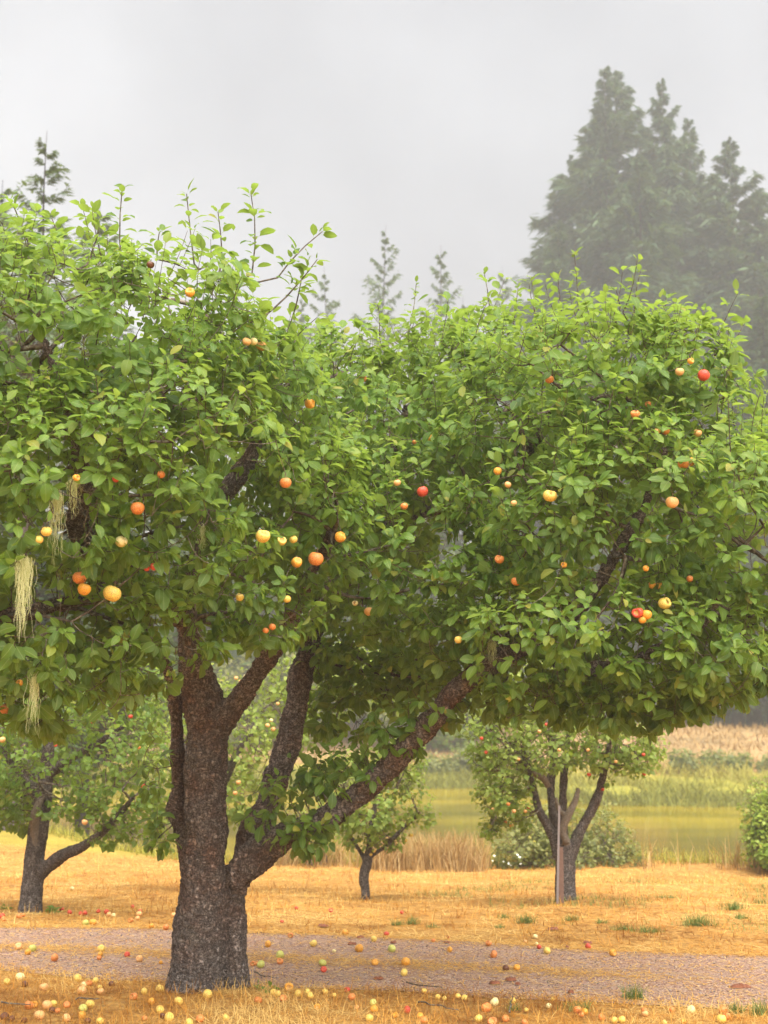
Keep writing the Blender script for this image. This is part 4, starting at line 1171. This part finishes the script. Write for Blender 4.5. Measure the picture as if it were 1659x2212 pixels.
# dry reeds on the near shore
def reed_clump(label, x0, x1, Y, n, hgt):
    X0, X1 = P(x0, 1890, Y)[0], P(x1, 1890, Y)[0]
    def pl(n):
        c = rng.uniform(X0, X1, max(6, n // 60)); i = rng.integers(0, len(c), n)
        return c[i] + rng.normal(0, .10, n), Y + rng.normal(0, .3, n)
    me = blades(n, pl, hgt, (.004, .009), (3, 26), M_REED, 'reed_clump', 3)
    tag(link('reed_clump', me), label, 'reeds', kind='stuff')
reed_clump('tall dry tan reeds standing at the pond edge behind the small young tree', 820, 1050, 22.3, 2200, (.25, .62))
reed_clump('thin dry stalks on the near shore beside the feathery bush', 1400, 1640, 22.0, 150, (.2, .6))
reed_clump('short green and tan reeds under the willow bush', 600, 830, 22.6, 700, (.2, .5))
# lush green reeds on the far bank, leaning
def farb(x): return 60 + 14 * (1 - sstep(4, 9, x)) + 1.2 * np.sin(x * 0.31) - 14 * (1 - sstep(-28, -10, x)) - 6 * sstep(14, 34, x)
def pl_far(n):
    x = rng.uniform(-16, 26, 2 * n); d = rng.uniform(-2.2, 8.5, 2 * n)
    k = np.array([mnoise.noise(Vector((a * .35, b * .5, 2))) for a, b in zip(x, d)]) > -.28 + .09 * (d - 2)
    x, d = x[k], d[k]; m_ = np.resize(np.arange(len(x)), n); x, d = x[m_], d[m_]
    return x, farb(x) + d
tag(link('reed_bed', blades(24000, pl_far, (.4, 1.0), (.015, .035), (15, 60), M_REED_GREEN, 'reed_bed', 2, fn=lambda x, y: .25 + .12 * (y - farb(x) - 1))), 'lush yellow green reeds leaning along the far side of the pond', 'reeds', kind='stuff')
def pl_far2(n):
    x = rng.uniform(-20, 32, n); return x, farb(x) + rng.uniform(7, 30, n)
tag(link('far_meadow_grass', blades(22000, pl_far2, (.2, .55), (.02, .05), (15, 65), M_REED, 'far_meadow_grass', 1, tint=(.0, .75))), 'dry tan meadow grass on the far bank of the pond', 'grass', kind='stuff')
# near bank fringe
def pl_bank(n):
    x = rng.uniform(-9, 9, n); return x, 22.5 + 0.5 * np.sin(x * 0.35 + 1) + 5.5 * (1 - sstep(-8, -2.2, x)) + rng.uniform(-.4, 1.8, n)
tag(link('bank_grass', blades(9000, pl_bank, (.08, .30), (.005, .010), (5, 45), M_REED_GREEN, 'bank_grass', 2, tint=(.2, 1))), 'green and yellow grass along the near shore of the pond', 'grass', kind='stuff')
# white flower heads by the bush
b = MB()
for k in range(9):
    g = G(1055 + rng.uniform(0, 75), 1885 + rng.uniform(-4, 6)) + (0, 0, rng.uniform(.08, .28))
    a = rng.uniform(0, 6.28, 7); r = rng.uniform(.012, .026)
    v = np.stack((np.cos(np.sort(a)) * r, np.sin(np.sort(a)) * r * .7, np.sin(np.sort(a)) * r * .6), 1) + g
    b.add(np.vstack((v, v.mean(0) + (0, 0, .01))), [(i, (i + 1) % 7, 7) for i in range(7)])
tag(link('wildflower_patch', b.mesh('wildflower_patch', M_FLOWER)), 'small white wildflower heads at the foot of the willow bush', 'flowers', kind='stuff')

# ------------------------------------------------------------------ conifers and the far wood
def conifer_meshes(seed, H, R0, nbr, per, spray, mat, gap=0.0, crown0=0.12, shape=0.8, droop=0.25, width=0.45, leader=0.04, upturn=0.0, slope=.33, thick=1.0):
    r = np.random.default_rng(seed)
    b = MB()
    n = 12; t = np.linspace(0, 1, n)
    path = np.stack((np.cumsum(r.normal(0, .004 * H, n)) * 0.5, np.cumsum(r.normal(0, .004 * H, n)) * 0.5, t * H), 1); path[:, :2] -= path[0, :2]
    rad = np.interp(t, [0, .05, .8, 1], [H * .018, H * .013, H * .003, .008]) * thick
    b.tube(path, rad, 8)
    trunk = b
    br = MB(); V = []; TT = []
    for k in range(nbr):
        u = crown0 + (1 - crown0 - leader) * (k + r.random()) / nbr
        u = 1 - (1 - u) ** 1.0
        L = min(R0, slope * H * (1 - u)) * r.uniform(0.62, 1.15) + 0.006 * H * r.uniform(.3, 1)
        if gap and r.random() < gap: L *= r.uniform(.3, .6)
        az = k * 2.4 + r.normal(0, .4)
        o = np.array([np.interp(u, t, path[:, c]) for c in range(3)])
        d = np.array((math.cos(az), math.sin(az), 0))
        s = np.linspace(0, 1, 6)
        dz = np.interp(u, [0, .6, 1], [-droop * 1.3, -droop * .3, .55])
        bp = o + np.outer(s * L, d) + np.outer(L * (dz * s + (upturn + .12) * s ** 2.2), UP)
        br.tube(bp, np.linspace(max(.006, L * .018), .004, 6), 4, cap=False)
        m = max(4, int(per * (0.25 + L / R0)))
        q = r.uniform(.12, 1.02, m) ** 0.8
        pos = np.stack([np.interp(q, s, bp[:, c]) for c in range(3)], 1)
        side = np.cross(d, UP)
        lat = r.normal(0, .16, m) * L * np.sin(np.clip(q, 0, 1) * 2.2)
        pos += lat[:, None] * side + np.outer(r.normal(0, .045, m) * L - .25 * spray * r.random(m), UP)
        dirn = unit(d * 0.9 + side * (np.sign(lat) * r.uniform(.2, 1.2, m))[:, None] + UP * r.normal(-.25, .4, m)[:, None])
        wv = unit(np.cross(dirn, unit(UP * .8 + r.normal(0, .6, (m, 3)))))
        l = spray * min(1.0, .35 + L / 5.0) * r.uniform(.5, 1.2, m); w = l * width * r.uniform(.5, 1.0, m)
        quad = np.stack((pos - dirn * (l * .35)[:, None], pos + wv * (w * .5)[:, None], pos + dirn * (l * .65)[:, None] - UP * (l * .12)[:, None], pos - wv * (w * .5)[:, None]), 1)
        V.append(quad); TT.append(np.clip(.35 + .4 * (q - .5) + r.normal(0, .18, m), 0, 1))
    V = np.concatenate(V); TT = np.concatenate(TT)
    N = len(V)
    col = np.zeros((N, 4, 4)); col[..., 0] = TT[:, None]; col[..., 3] = 1
    fol = make_mesh('crown', V.reshape(-1, 3), np.arange(N * 4), [4] * N, mat, smooth=False, col=col.reshape(-1, 4))
    return trunk.mesh('trunk', M_BARK_CON), br.mesh('branch', M_BARK_CON), fol

def place_conifer(name, ms, x, ytop, Y, H0, label, group=None, rz=0.0, wide=1.0, kindcat='tree'):
    top = P(x, ytop, Y)
    z0 = float(gz(top[0], Y))
    s = (top[2] - z0) / H0
    root = empty(name, (top[0], Y, z0)); root.scale = (s * wide, s * wide, s); root.rotation_euler = (0, 0, rz)
    tag(root, label, kindcat, group)
    for nm, me in zip(('trunk', 'branch', 'crown'), ms):
        o = link(nm, me, root, loc=(0, 0, 0))
        if nm != 'trunk': o['kind'] = 'stuff'
    return root

RED = [conifer_meshes(11 + i, 60, 8.5, 210, 300, 1.35, M_CONIFER, gap=.3, crown0=.1, shape=.72, droop=.55, width=.26, leader=.003, upturn=.16) for i in range(3)]
for k, (x, yt, Y, w, lab) in enumerate((
        (1299, 146, 120, .85, 'tallest foggy conifer with a twin pointed top beside its partner'), (1337, 146, 123, .95, 'tall foggy conifer leaning close against the tallest one'),
        (1437, 170, 121, .72, 'tall slim foggy conifer with a sharp spire right of the twin tops'), (1492, 255, 124, .75, 'foggy conifer with a blunt shoulder between the two sharp spires'),
        (1567, 295, 118, .95, 'broad foggy conifer with a lone spire right of the shoulder tree'), (1232, 330, 126, 1.0, 'wide foggy conifer forming the left edge of the tall grove'),
        (1632, 410, 116, 1.0, 'shorter foggy conifer at the far right of the grove'), (1385, 330, 112, .9, 'lower conifer in the middle of the foggy grove'),
        (1700, 360, 122, 1.0, 'foggy conifer beyond the right end of the grove'), (1205, 480, 112, .9, 'low bushy conifer at the left foot of the grove'))):
    place_conifer('conifer', RED[k % 3], x, yt, Y, 60, lab, 'foggy conifer grove', rz=k * 1.3, wide=w * 1.12)
FIR = [conifer_meshes(31 + i, 20, 3.4, 110, 150, .46, M_FIR, gap=.35, crown0=.1, shape=.85, droop=-.2, width=.36, leader=.02, upturn=.25, slope=.26, thick=.5) for i in range(2)]
for k, (x, yt, Y, w, lab) in enumerate((
        (822, 486, 92, .9, 'tallest slender young fir above the middle of the apple crown'), (947, 530, 94, 1.0, 'slender young fir right of the tallest one above the apple crown'),
        (712, 578, 93, 1.0, 'young fir left of the tallest slender one, half hidden by the crown'), (1090, 575, 98, .9, 'faint small fir between the young firs and the foggy grove'), (652, 620, 97, .9, 'small fir tip just right of the high water shoots'),
        (1000, 640, 90, 1.0, 'low fir beside the slender pair behind the crown'))):
    place_conifer('fir_tree', FIR[k % 2], x, yt, Y, 20, lab, 'young firs beyond the pond', rz=k * 2.1, wide=w * 1.1)
for k, (x, yt, Y, w, lab) in enumerate((
        (110, 285, 40, .85, 'sparse fir with a bare leader rising behind the left crown'), (12, 378, 42, 1.0, 'fir at the left behind the round grey green tree'), (218, 428, 44, .9, 'thin fir tip right of the sparse leader fir'))):
    place_conifer('fir_tree', FIR[(k + 1) % 2], x, yt, Y, 20, lab, 'firs behind the left crown', rz=k * 2.1 + .5, wide=w * 1.6)

# round grey-green tree behind the left crown
oy = 26.0
C, Rr = ell([(30, 600, oy, 110, 110, 1.2), (-60, 700, oy, 150, 180, 1.5), (110, 760, oy, 120, 150, 1.3), (20, 900, oy, 200, 220, 1.6), (-150, 560, oy, 120, 120, 1.2)])
X = P(30, 1700, oy)[0]; base = np.array((X, oy, float(gz(X, oy))))
root = empty('broadleaf_tree', base); tag(root, 'round grey green broadleaf tree behind the left edge of the apple crown', 'tree')
lines = wood(root, [np.array([(X, oy, base[2] - .2, .22), (X + .05, oy, base[2] + 1.5, .19), (X - .05, oy, base[2] + 4, .15), (X, oy, base[2] + 6.5, .10), (X + .1, oy, base[2] + 8.5, .05)])], M_BARK_S, .03, [('trunk', 0)])
lv = Leaves(); tw = []; s2 = Skeleton()
for s in lines: s2.add(s[len(s) // 3:, :3], s[len(s) // 3:, 3])
s2.build()
grow_crown(lv, tw, s2, C, Rr, 1100, 0.105, (7, 11), (.2, .5), gap=.2, tint=(.2, .7), inner=.25, rad=.004)
lv.pack(); link('crown', lv.mesh('crown', M_LEAF_G, lo=True), root)['kind'] = 'stuff'; link('twig', twig_mesh('twig', tw, M_TWIG, 3), root)['kind'] = 'stuff'

# wood along the far meadow
def wood_tree(seed, H):
    r = np.random.default_rng(seed)
    b = MB(); b.tube([(0, 0, -.3), (.1, 0, H * .4), (0, .1, H * .85)], [H * .018, H * .014, .04], 6)
    V = []
    nl = 16
    for k in range(nl):
        c = np.array((r.normal(0, H * .12), r.normal(0, H * .12), H * r.uniform(.08, .9)))
        R_ = H * np.interp(c[2] / H, [0, .4, 1], [.2, .2, .08]) * r.uniform(.8, 1.2)
        n = 330
        d = unit(r.normal(size=(n, 3))); p = c + d * R_ * (1 - np.abs(r.normal(0, .15, n)))[:, None] * (1, 1, 1.3)
        a = unit(np.cross(d, r.normal(size=(n, 3)))); e = np.cross(d + r.normal(0, .4, (n, 3)), a)
        l = r.uniform(.18, .42, n)[:, None] * H / 16
        V.append(np.stack((p - a * l, p + e * l * .6, p + a * l, p - e * l * .6), 1))
    V = np.concatenate(V); N = len(V)
    col = np.zeros((N, 4, 4)); col[..., 0] = np.clip(r.normal(.35, .2, N), 0, 1)[:, None]; col[..., 3] = 1
    return b.mesh('trunk', M_BARK_CON), make_mesh('crown', V.reshape(-1, 3), np.arange(4 * N), [4] * N, M_CONIFER, smooth=False, col=col.reshape(-1, 4))
WT = [wood_tree(51 + i, 16) for i in range(3)]
for k in range(30):
    X = -32 + k * 2.55 + rng.normal(0, .5)
    Y = 106 + (k % 3) * 4 + rng.normal(0, 1)
    hs = rng.uniform(.75, 1.1) * (1.3 if X > 24 else 1.0)
    root = empty('forest_tree', (X, Y, float(gz(X, Y)))); root.scale = (hs * 1.1, hs * 1.1, hs); root.rotation_euler = (0, 0, rng.uniform(0, 6.28))
    tag(root, 'dark dense tree in the wood along the far edge of the dry meadow', 'tree', 'dark wood beyond the far meadow')
    for nm, me in zip(('trunk', 'crown'), WT[k % 3]):
        o = link(nm, me, root, loc=(0, 0, 0))
        if nm == 'crown': o['kind'] = 'stuff'
for k, (x, yt, Y) in enumerate(((1640, 640, 92), (1600, 760, 90), (1665, 790, 88), (1700, 700, 90), (1570, 900, 88))):
    place_conifer('conifer', RED[k % 3], x, yt, Y, 60, ('tallest hazy conifer standing before the right end of the tall grove', 'hazy conifer peeking out where the apple crown dips at its outer shoulder', 'lower hazy conifer between the two at the right end of the grove', 'hazy conifer beyond the outer end of the tall grove', 'shortest hazy conifer, mostly behind the outer shoulder of the apple crown')[k], 'hazy conifers at the right', rz=k * 1.9, wide=1.25)

# ------------------------------------------------------------------ straw, stones, green tufts
def in_track(x, y, m=0.0): return (y > edge(NEAR_E, x) - m) & (y < edge(FAR_E, x) + m)
def pl_fore(n):
    x = rng.uniform(-3.6, 3.8, n * 2); y = rng.uniform(7.8, 11.6, n * 2)
    k = np.nonzero(y < edge(NEAR_E, x) + .06 * rng.normal(size=2 * n) + .05)[0][:n]
    return x[k], y[k]
def pl_field(n):
    x = rng.uniform(-8, 8, n * 2); y = 11 + 12 * rng.random(n * 2) ** 1.25
    k = np.nonzero((y > edge(FAR_E, x) - .05 + .07 * rng.normal(size=2 * n)) & (np.abs(x) < 1.5 + y * .32))[0][:n]
    return x[k], y[k]
def patch(x, y):  # straw tint varies at random; its contrast paints in brown shadows and pale highlights
    return np.array([0.54 + 0.95 * mnoise.noise(Vector((a * .7, b * 1.5, 5))) + 1.0 * mnoise.noise(Vector((a * 2.6, b * 6.0, 9))) for a, b in zip(x, y)])
def straw(name, n, pl, hgt, wid, lean, seg, label, zoff=0.0, pale=False):
    x, y = pl(n)
    if not pale:
        k = np.array([mnoise.noise(Vector((a * 3.2, b * 3.6, 31))) for a, b in zip(x, y)]) > rng.uniform(-.75, .22, len(x))
        x, y = x[k], y[k]
    me = blades(len(x), lambda _: (x, y), hgt, wid, lean, M_STRAW, name, seg, fn=None if pale else patch, tint=(.6, 1), zoff=zoff)
    tag(link(name, me), label, 'grass', kind='stuff')
straw('dry_grass', 32000, pl_fore, (.05, .17), (.0013, .0032), (50, 88), 2, 'matted golden dry grass around the foot of the big tree')
straw('dry_grass', 9000, pl_fore, (.05, .15), (.0012, .0025), (5, 45), 2, 'upright golden stalks in the straw around the foot of the big tree')
straw('dry_grass', 60000, pl_field, (.07, .2), (.0025, .007), (55, 88), 1, 'matted golden dry grass between the gravel track and the pond')
straw('dry_grass', 20000, pl_field, (.04, .13), (.002, .0045), (5, 50), 2, 'short upright straw stalks between the gravel track and the pond')
def pl_track(n):
    x = rng.uniform(-4.5, 4.8, n * 2); t = rng.random(n * 2)
    mid = rng.random(n * 2) < .5
    t = np.where(mid, np.clip(rng.normal(.47, .055, n * 2), 0, 1), t)
    y = edge(NEAR_E, x) * (1 - t) + edge(FAR_E, x) * t
    k = np.nonzero(~mid | (x < 1.9 + rng.normal(0, .4, n * 2)))[0][:n]
    return x[k], y[k]
straw('straw_litter', 15000, pl_track, (.04, .12), (.0022, .0045), (80, 89), 1, 'loose straw scattered over the gravel track and its middle strip', .008, True)
def pl_edge(n):
    x = rng.uniform(-4.5, 4.8, n); far = rng.random(n) < .62
    return x, np.where(far, edge(FAR_E, x) + rng.normal(.02, .09, n), edge(NEAR_E, x) + rng.normal(0, .10, n))
straw('straw_fringe', 7500, pl_edge, (.04, .13), (.0018, .004), (60, 88), 1, 'pale frayed straw along both edges of the gravel track', .006, True)
# gravel
n = 7000
x = rng.uniform(-4.5, 4.8, n); t = rng.random(n); y = edge(NEAR_E, x) * (1 - t) + edge(FAR_E, x) * t
o6 = np.array([(1, 0, 0), (-1, 0, 0), (0, 1, 0), (0, -1, 0), (0, 0, 1), (0, 0, -1)], float)
f8 = np.array([(0, 2, 4), (2, 1, 4), (1, 3, 4), (3, 0, 4), (2, 0, 5), (1, 2, 5), (3, 1, 5), (0, 3, 5)])
sz = rng.uniform(.003, .009, n)
V = o6[None] * (sz[:, None, None] * rng.uniform(.5, 1.3, (n, 6, 1))) * np.array((1, 1, .6)) + np.stack((x, y, gz(x, y) + .010), 1)[:, None, :]
col = np.zeros((n, 6, 4)); col[..., 0] = rng.random(n)[:, None]; col[..., 3] = 1
tag(link('gravel_stones', make_mesh('gravel_stones', V.reshape(-1, 3), (f8.ravel()[None] + 6 * np.arange(n)[:, None]).ravel(), [3] * (8 * n), M_STONE, False, col=col.reshape(-1, 4))), 'small loose stones on the gravel track', 'gravel', kind='stuff')

def tuft(px, py, w, h, n, label, group):
    g = G(px, py)
    s = g[1] / F
    W = w * s / 2
    def pl(n): return g[0] + rng.normal(0, W * .5, n), g[1] + rng.normal(0, W * .3, n)
    me = blades(n, pl, (h * s * .4, h * s * 1.1), (.0014, .0032), (4, 38), M_GREENGRASS, 'grass_tuft', 2, tint=(.1, .9))
    me.transform(Matrix.Translation(-Vector(g)))
    tag(link('grass_tuft', me, loc=g), label, 'grass', group, 'stuff')
for px, py, w, h, n in ((1137, 1995, 34, 24, 200), (1090, 1985, 26, 14, 90), (1235, 1990, 26, 18, 110), (1345, 2010, 50, 16, 180), (1400, 2015, 60, 18, 200), (1510, 2000, 60, 30, 300), (1585, 1965, 48, 22, 240), (1600, 1985, 30, 16, 100), (1300, 1995, 30, 14, 90),
                        (1440, 1940, 70, 12, 160), (890, 1998, 30, 22, 120), (860, 2000, 34, 18, 90), (1640, 1955, 34, 20, 120), (935, 2005, 30, 14, 70), (1080, 2005, 24, 12, 60)):
    tuft(px, py, w, h, n, 'green grass tuft in the dry meadow between gravel track and staked tree', 'green tufts in the dry meadow')
for px, py, w, h, n in ((1370, 2160, 46, 38, 170), (1640, 2195, 40, 40, 130), (1590, 2190, 30, 30, 90), (1250, 2185, 60, 26, 120), (1110, 2185, 30, 24, 60)):
    tuft(px, py, w, h, n, 'green grass tuft in the straw along the near edge of the gravel track', 'green tufts along the near edge')
def pl_green(n):
    x = rng.uniform(0.2, 7.0, 6 * n); y = rng.uniform(12.5, 19.5, 6 * n)
    k = np.array([mnoise.noise(Vector((a * .8, b * .7, 21))) + .25 * mnoise.noise(Vector((a * 4, b * 4, 2))) for a, b in zip(x, y)]) > .17
    k &= y > edge(FAR_E, x) + .25
    return x[k][:n], y[k][:n]
xg, yg = pl_green(4200)
tag(link('green_grass', blades(len(xg), lambda _: (xg, yg), (.04, .11), (.0016, .0035), (5, 50), M_GREENGRASS, 'green_grass', 2, tint=(.3, 1))), 'faint patches of green grass in the dry meadow around the staked tree', 'grass', kind='stuff')
# broad green weeds
lvw = Leaves()
def weed(px, py, n, leaf, label):
    lv = Leaves(); g = G(px, py)
    d = unit(np.stack((rng.normal(size=n), rng.normal(size=n), rng.uniform(.1, 1.0, n)), 1))
    lv.add(g + d * rng.uniform(.01, .05, n)[:, None], d, np.tile(UP, (n, 1)) + rng.normal(0, .3, (n, 3)), leaf * rng.uniform(.6, 1.2, n), np.clip(rng.normal(.4, .15, n), 0, 1))
    lv.pack(); me = lv.mesh('weed', M_LEAF); me.transform(Matrix.Translation(-Vector(g)))
    tag(link('weed', me, loc=g), label, 'weed')
weed(585, 2142, 14, .06, 'small broad leaved green weed right of the big trunk')
weed(560, 2138, 9, .045, 'tiny green weed at the foot of the big trunk')
weed(116, 1972, 40, .06, 'bluish green weed beside the leaning tree')
weed(12, 1966, 30, .05, 'scruffy weed left of the leaning tree')

# ------------------------------------------------------------------ fallen apples
g_, y_, p_, d_, o_, k_, r_, b_ = 'green', 'yellow', 'pale', 'gold', 'orange', 'pink', 'red', 'brown'
PA = [(402,220,16,r_),(452,238,16,r_),(525,247,16,r_),(552,242,17,r_),(640,232,14,r_),(693,235,17,r_),(708,253,17,k_),(738,258,14,p_),(862,202,13,r_),(905,248,19,k_),(912,230,15,r_),(850,290,18,o_),(895,278,16,k_),(1130,255,16,k_),(12,262,20,r_),(22,282,18,o_),(125,262,19,o_),(152,258,13,o_),(558,307,22,g_),(605,302,23,d_),(985,335,18,d_),(1080,342,20,o_),(470,85,13,p_),
      (120,468,25,k_),(210,480,25,g_),(180,505,21,d_),(355,542,26,o_),(658,482,25,y_),(652,518,18,d_),(645,542,16,o_),(827,520,19,r_),(907,548,23,k_),(1045,572,13,d_),(1645,580,18,o_),
      (130,658,30,p_),(45,690,23,y_),(285,722,28,k_),(160,705,22,b_),(505,665,27,y_),(545,710,22,p_),(580,700,22,o_),(620,683,22,y_),(533,745,30,k_),(725,705,20,b_),(655,752,24,k_),(650,728,18,y_),(870,785,26,o_),(938,752,22,y_),(1040,735,28,y_),(1350,768,32,y_),(1160,815,30,y_),(985,818,25,d_),(1040,870,28,y_),
      (185,842,30,o_),(222,838,26,d_),(305,840,33,k_),(350,830,24,y_),(435,840,24,o_),(585,832,30,y_),(540,862,28,g_),(530,905,26,d_),(255,905,35,k_),(430,925,28,k_),(650,945,26,y_),(1100,918,32,y_),(1058,912,20,b_),(30,915,28,b_),(75,932,22,b_),(155,940,22,b_),(1230,955,28,y_),(1300,930,28,o_),(1470,925,22,y_),(570,945,20,b_),(940,930,18,o_),(340,875,22,b_),(375,880,18,o_)]
PB = [(492,225,16,r_),(955,240,12,r_),(270,212,12,r_),(175,300,12,r_),(585,370,22,d_),(232,395,18,o_),(773,418,20,y_),(855,380,17,r_),(1160,428,14,o_),(1520,447,20,o_),(1255,400,14,o_),(85,452,22,d_),(380,448,24,y_),(678,480,28,d_),(890,482,25,g_),(163,522,26,g_),(163,565,22,o_),(38,585,26,g_),(8,578,16,o_),(440,575,25,g_),(447,617,21,r_),(780,572,22,d_),(980,568,28,d_),(970,637,25,y_),(1268,487,18,d_),(1553,520,26,o_),(1632,610,22,b_),(515,497,13,p_),
      (220,720,30,d_),(120,758,22,y_),(150,768,20,y_),(280,766,25,y_),(340,755,22,y_),(358,778,25,y_),(185,797,25,o_),(455,755,20,y_),(515,780,16,y_),(600,742,20,r_),(630,788,25,o_),(20,808,26,o_),(405,852,22,d_),(770,825,24,g_),(775,868,26,d_),(660,858,16,k_),(990,872,26,r_),(745,925,26,y_),(1075,912,22,d_),(915,910,20,d_),(1100,940,26,o_),(1505,855,34,o_),(1558,820,31,p_),(1455,930,28,y_),(1545,945,32,o_),(1100,757,18,y_),(1320,785,20,y_),(1365,795,22,y_),(1190,790,18,y_),(1235,800,16,y_),(1630,930,25,o_)]
PC = [(163,392,16,p_),(172,440,11,p_),(187,465,15,r_),(238,490,23,y_),(502,455,20,r_),(662,503,25,d_),(45,598,22,d_),(100,425,12,k_),(20,802,20,y_),(250,840,20,p_),(435,862,28,o_),(483,875,22,d_),(275,797,14,y_),(590,910,24,o_),(672,930,22,y_),(720,925,24,y_),(460,895,18,o_),(865,868,24,o_),(868,888,22,k_),(1040,862,22,o_),(1165,860,28,p_),(1370,862,28,o_),(1395,905,26,o_),(1360,918,32,y_),(1117,940,18,d_),(990,948,18,y_),(95,945,22,o_),(105,865,16,y_)]
FALL = [(x / 1.9988 * .6636, (y / 1.9988 + 2850) * .6636, r / 3.01, c) for x, y, r, c in PA] + \
       [((x / 1.9988 + 830) * .6636, (y / 1.9988 + 2850) * .6636, r / 3.01, c) for x, y, r, c in PB] + \
       [((x / 1.975 + 1660) * .6636, (y / 1.975 + 2850) * .6636, r / 2.98, c) for x, y, r, c in PC]
for x, y, r, c in FALL:
    g = G(x, y + r * .85)
    Y = g[1]
    dia = 2 * r * Y / F * (0.98 if y > 2090 else 1.0)
    form = 0
    if c in (d_, o_, r_) and rng.random() < .25: form = 1
    zone = ('lying on the gravel track' if in_track(g[0], g[1]) else ('lying in the straw around the big trunk' if g[1] < edge(NEAR_E, g[0]) else 'fallen in the dry meadow beyond the track'))
    w = COLW[c] + (' pecked' if form else '')
    sink = 0.42 if 'track' in zone and 'beyond' not in zone else 0.24
    put_apple(g + np.array((0, 0, dia * sink + .006)), dia, c, form, f'{w} apple {zone}', f'{w} apples {zone}', tuple(rng.uniform(-1.2, 1.2, 2)) + (rng.uniform(0, 6.28),) if not form else (rng.uniform(-.3, .3), rng.uniform(-.4, .4), rng.uniform(-.8, .8)))
# squashed pulp on the track
for k, (x, y, w) in enumerate(((697, 2003, 30), (1195, 2010, 24), (1235, 2150 - 2, 18), (820, 2118, 24), (1105, 2120, 34), (1068, 2128, 26), (1600, 2135, 44), (850, 2040, 16), (780, 2028, 20), (760, 2043, 24), (965, 2040, 14), (1120, 2130, 16), (1270, 2040, 22), (1225, 2050, 12))):
    g = G(x, y); W = w * g[1] / F / 2
    b = MB(); n = 11
    for j in range(5):
        c0 = np.array((rng.uniform(-W, W) * .45, rng.uniform(-W, W) * .35, 0)); rr = W * rng.uniform(.4, .65)
        a = np.linspace(0, 6.28, n, endpoint=False); rad = rr * rng.uniform(.6, 1.2, n)
        ring = np.stack((np.cos(a) * rad, np.sin(a) * rad, 0 * a + .004), 1) + c0
        ring2 = np.stack((np.cos(a) * rad * .6, np.sin(a) * rad * .6, .012 + .010 * rng.random(n)), 1) + c0
        b.add(np.vstack((ring, ring2, [c0 + (0, 0, .012)])), [(i, (i + 1) % n, n + (i + 1) % n, n + i) for i in range(n)] + [(n + i, n + (i + 1) % n, 2 * n) for i in range(n)])
    tag(link('apple_pulp', b.mesh('apple_pulp', M_PULP), loc=g + (0, 0, .008)), 'reddish brown squashed apple pulp on the gravel track', 'apple pulp', 'squashed apple pulp on the track')
# sticks in the straw
for k, (x0, y0, x1, y1) in enumerate(((0, 2182, 72, 2184), (880, 2140, 965, 2152), (905, 2178, 985, 2196), (165, 2172, 215, 2176), (1100, 2205, 1112, 2165), (548, 2112, 588, 2128))):
    a, c = G(x0, y0), G(x1, y1)
    t = np.linspace(0, 1, 6)
    pts = a + np.outer(t, c - a) + np.stack((rng.normal(0, .01, 6), rng.normal(0, .01, 6), .035 + rng.uniform(0, .02, 6)), 1)
    b = MB(); b.tube(pts, np.linspace(.006, .003, 6), 5)
    tag(link('fallen_stick', b.mesh('fallen_stick', M_TWIG)), 'thin dry stick lying on the straw near the big trunk', 'stick', 'sticks in the straw')

# ------------------------------------------------------------------ fog
def haze():
    x0, x1, y0, y1, z0, z1 = -160, 160, -40, 292, -3.6, 66
    v = [(x, y, z) for z in (z0, z1) for y in (y0, y1) for x in (x0, x1)]
    f = [(0, 2, 3, 1), (4, 5, 7, 6), (0, 1, 5, 4), (2, 6, 7, 3), (0, 4, 6, 2), (1, 3, 7, 5)]
    m = bpy.data.materials.new('fog'); m.use_nodes = True
    n = m.node_tree.nodes; n.clear()
    out = n.new('ShaderNodeOutputMaterial'); vol = n.new('ShaderNodeVolumePrincipled')
    vol.inputs['Color'].default_value = (0.95, 0.97, 0.995, 1)
    vol.inputs['Density'].default_value = 0.0014
    vol.inputs['Anisotropy'].default_value = 0.2
    m.node_tree.links.new(vol.outputs[0], out.inputs['Volume'])
    b = MB(); b.add(v, f)
    tag(link('haze', b.mesh('haze', m, False)), 'thin pale morning fog over the whole orchard', 'fog', kind='stuff')
haze()
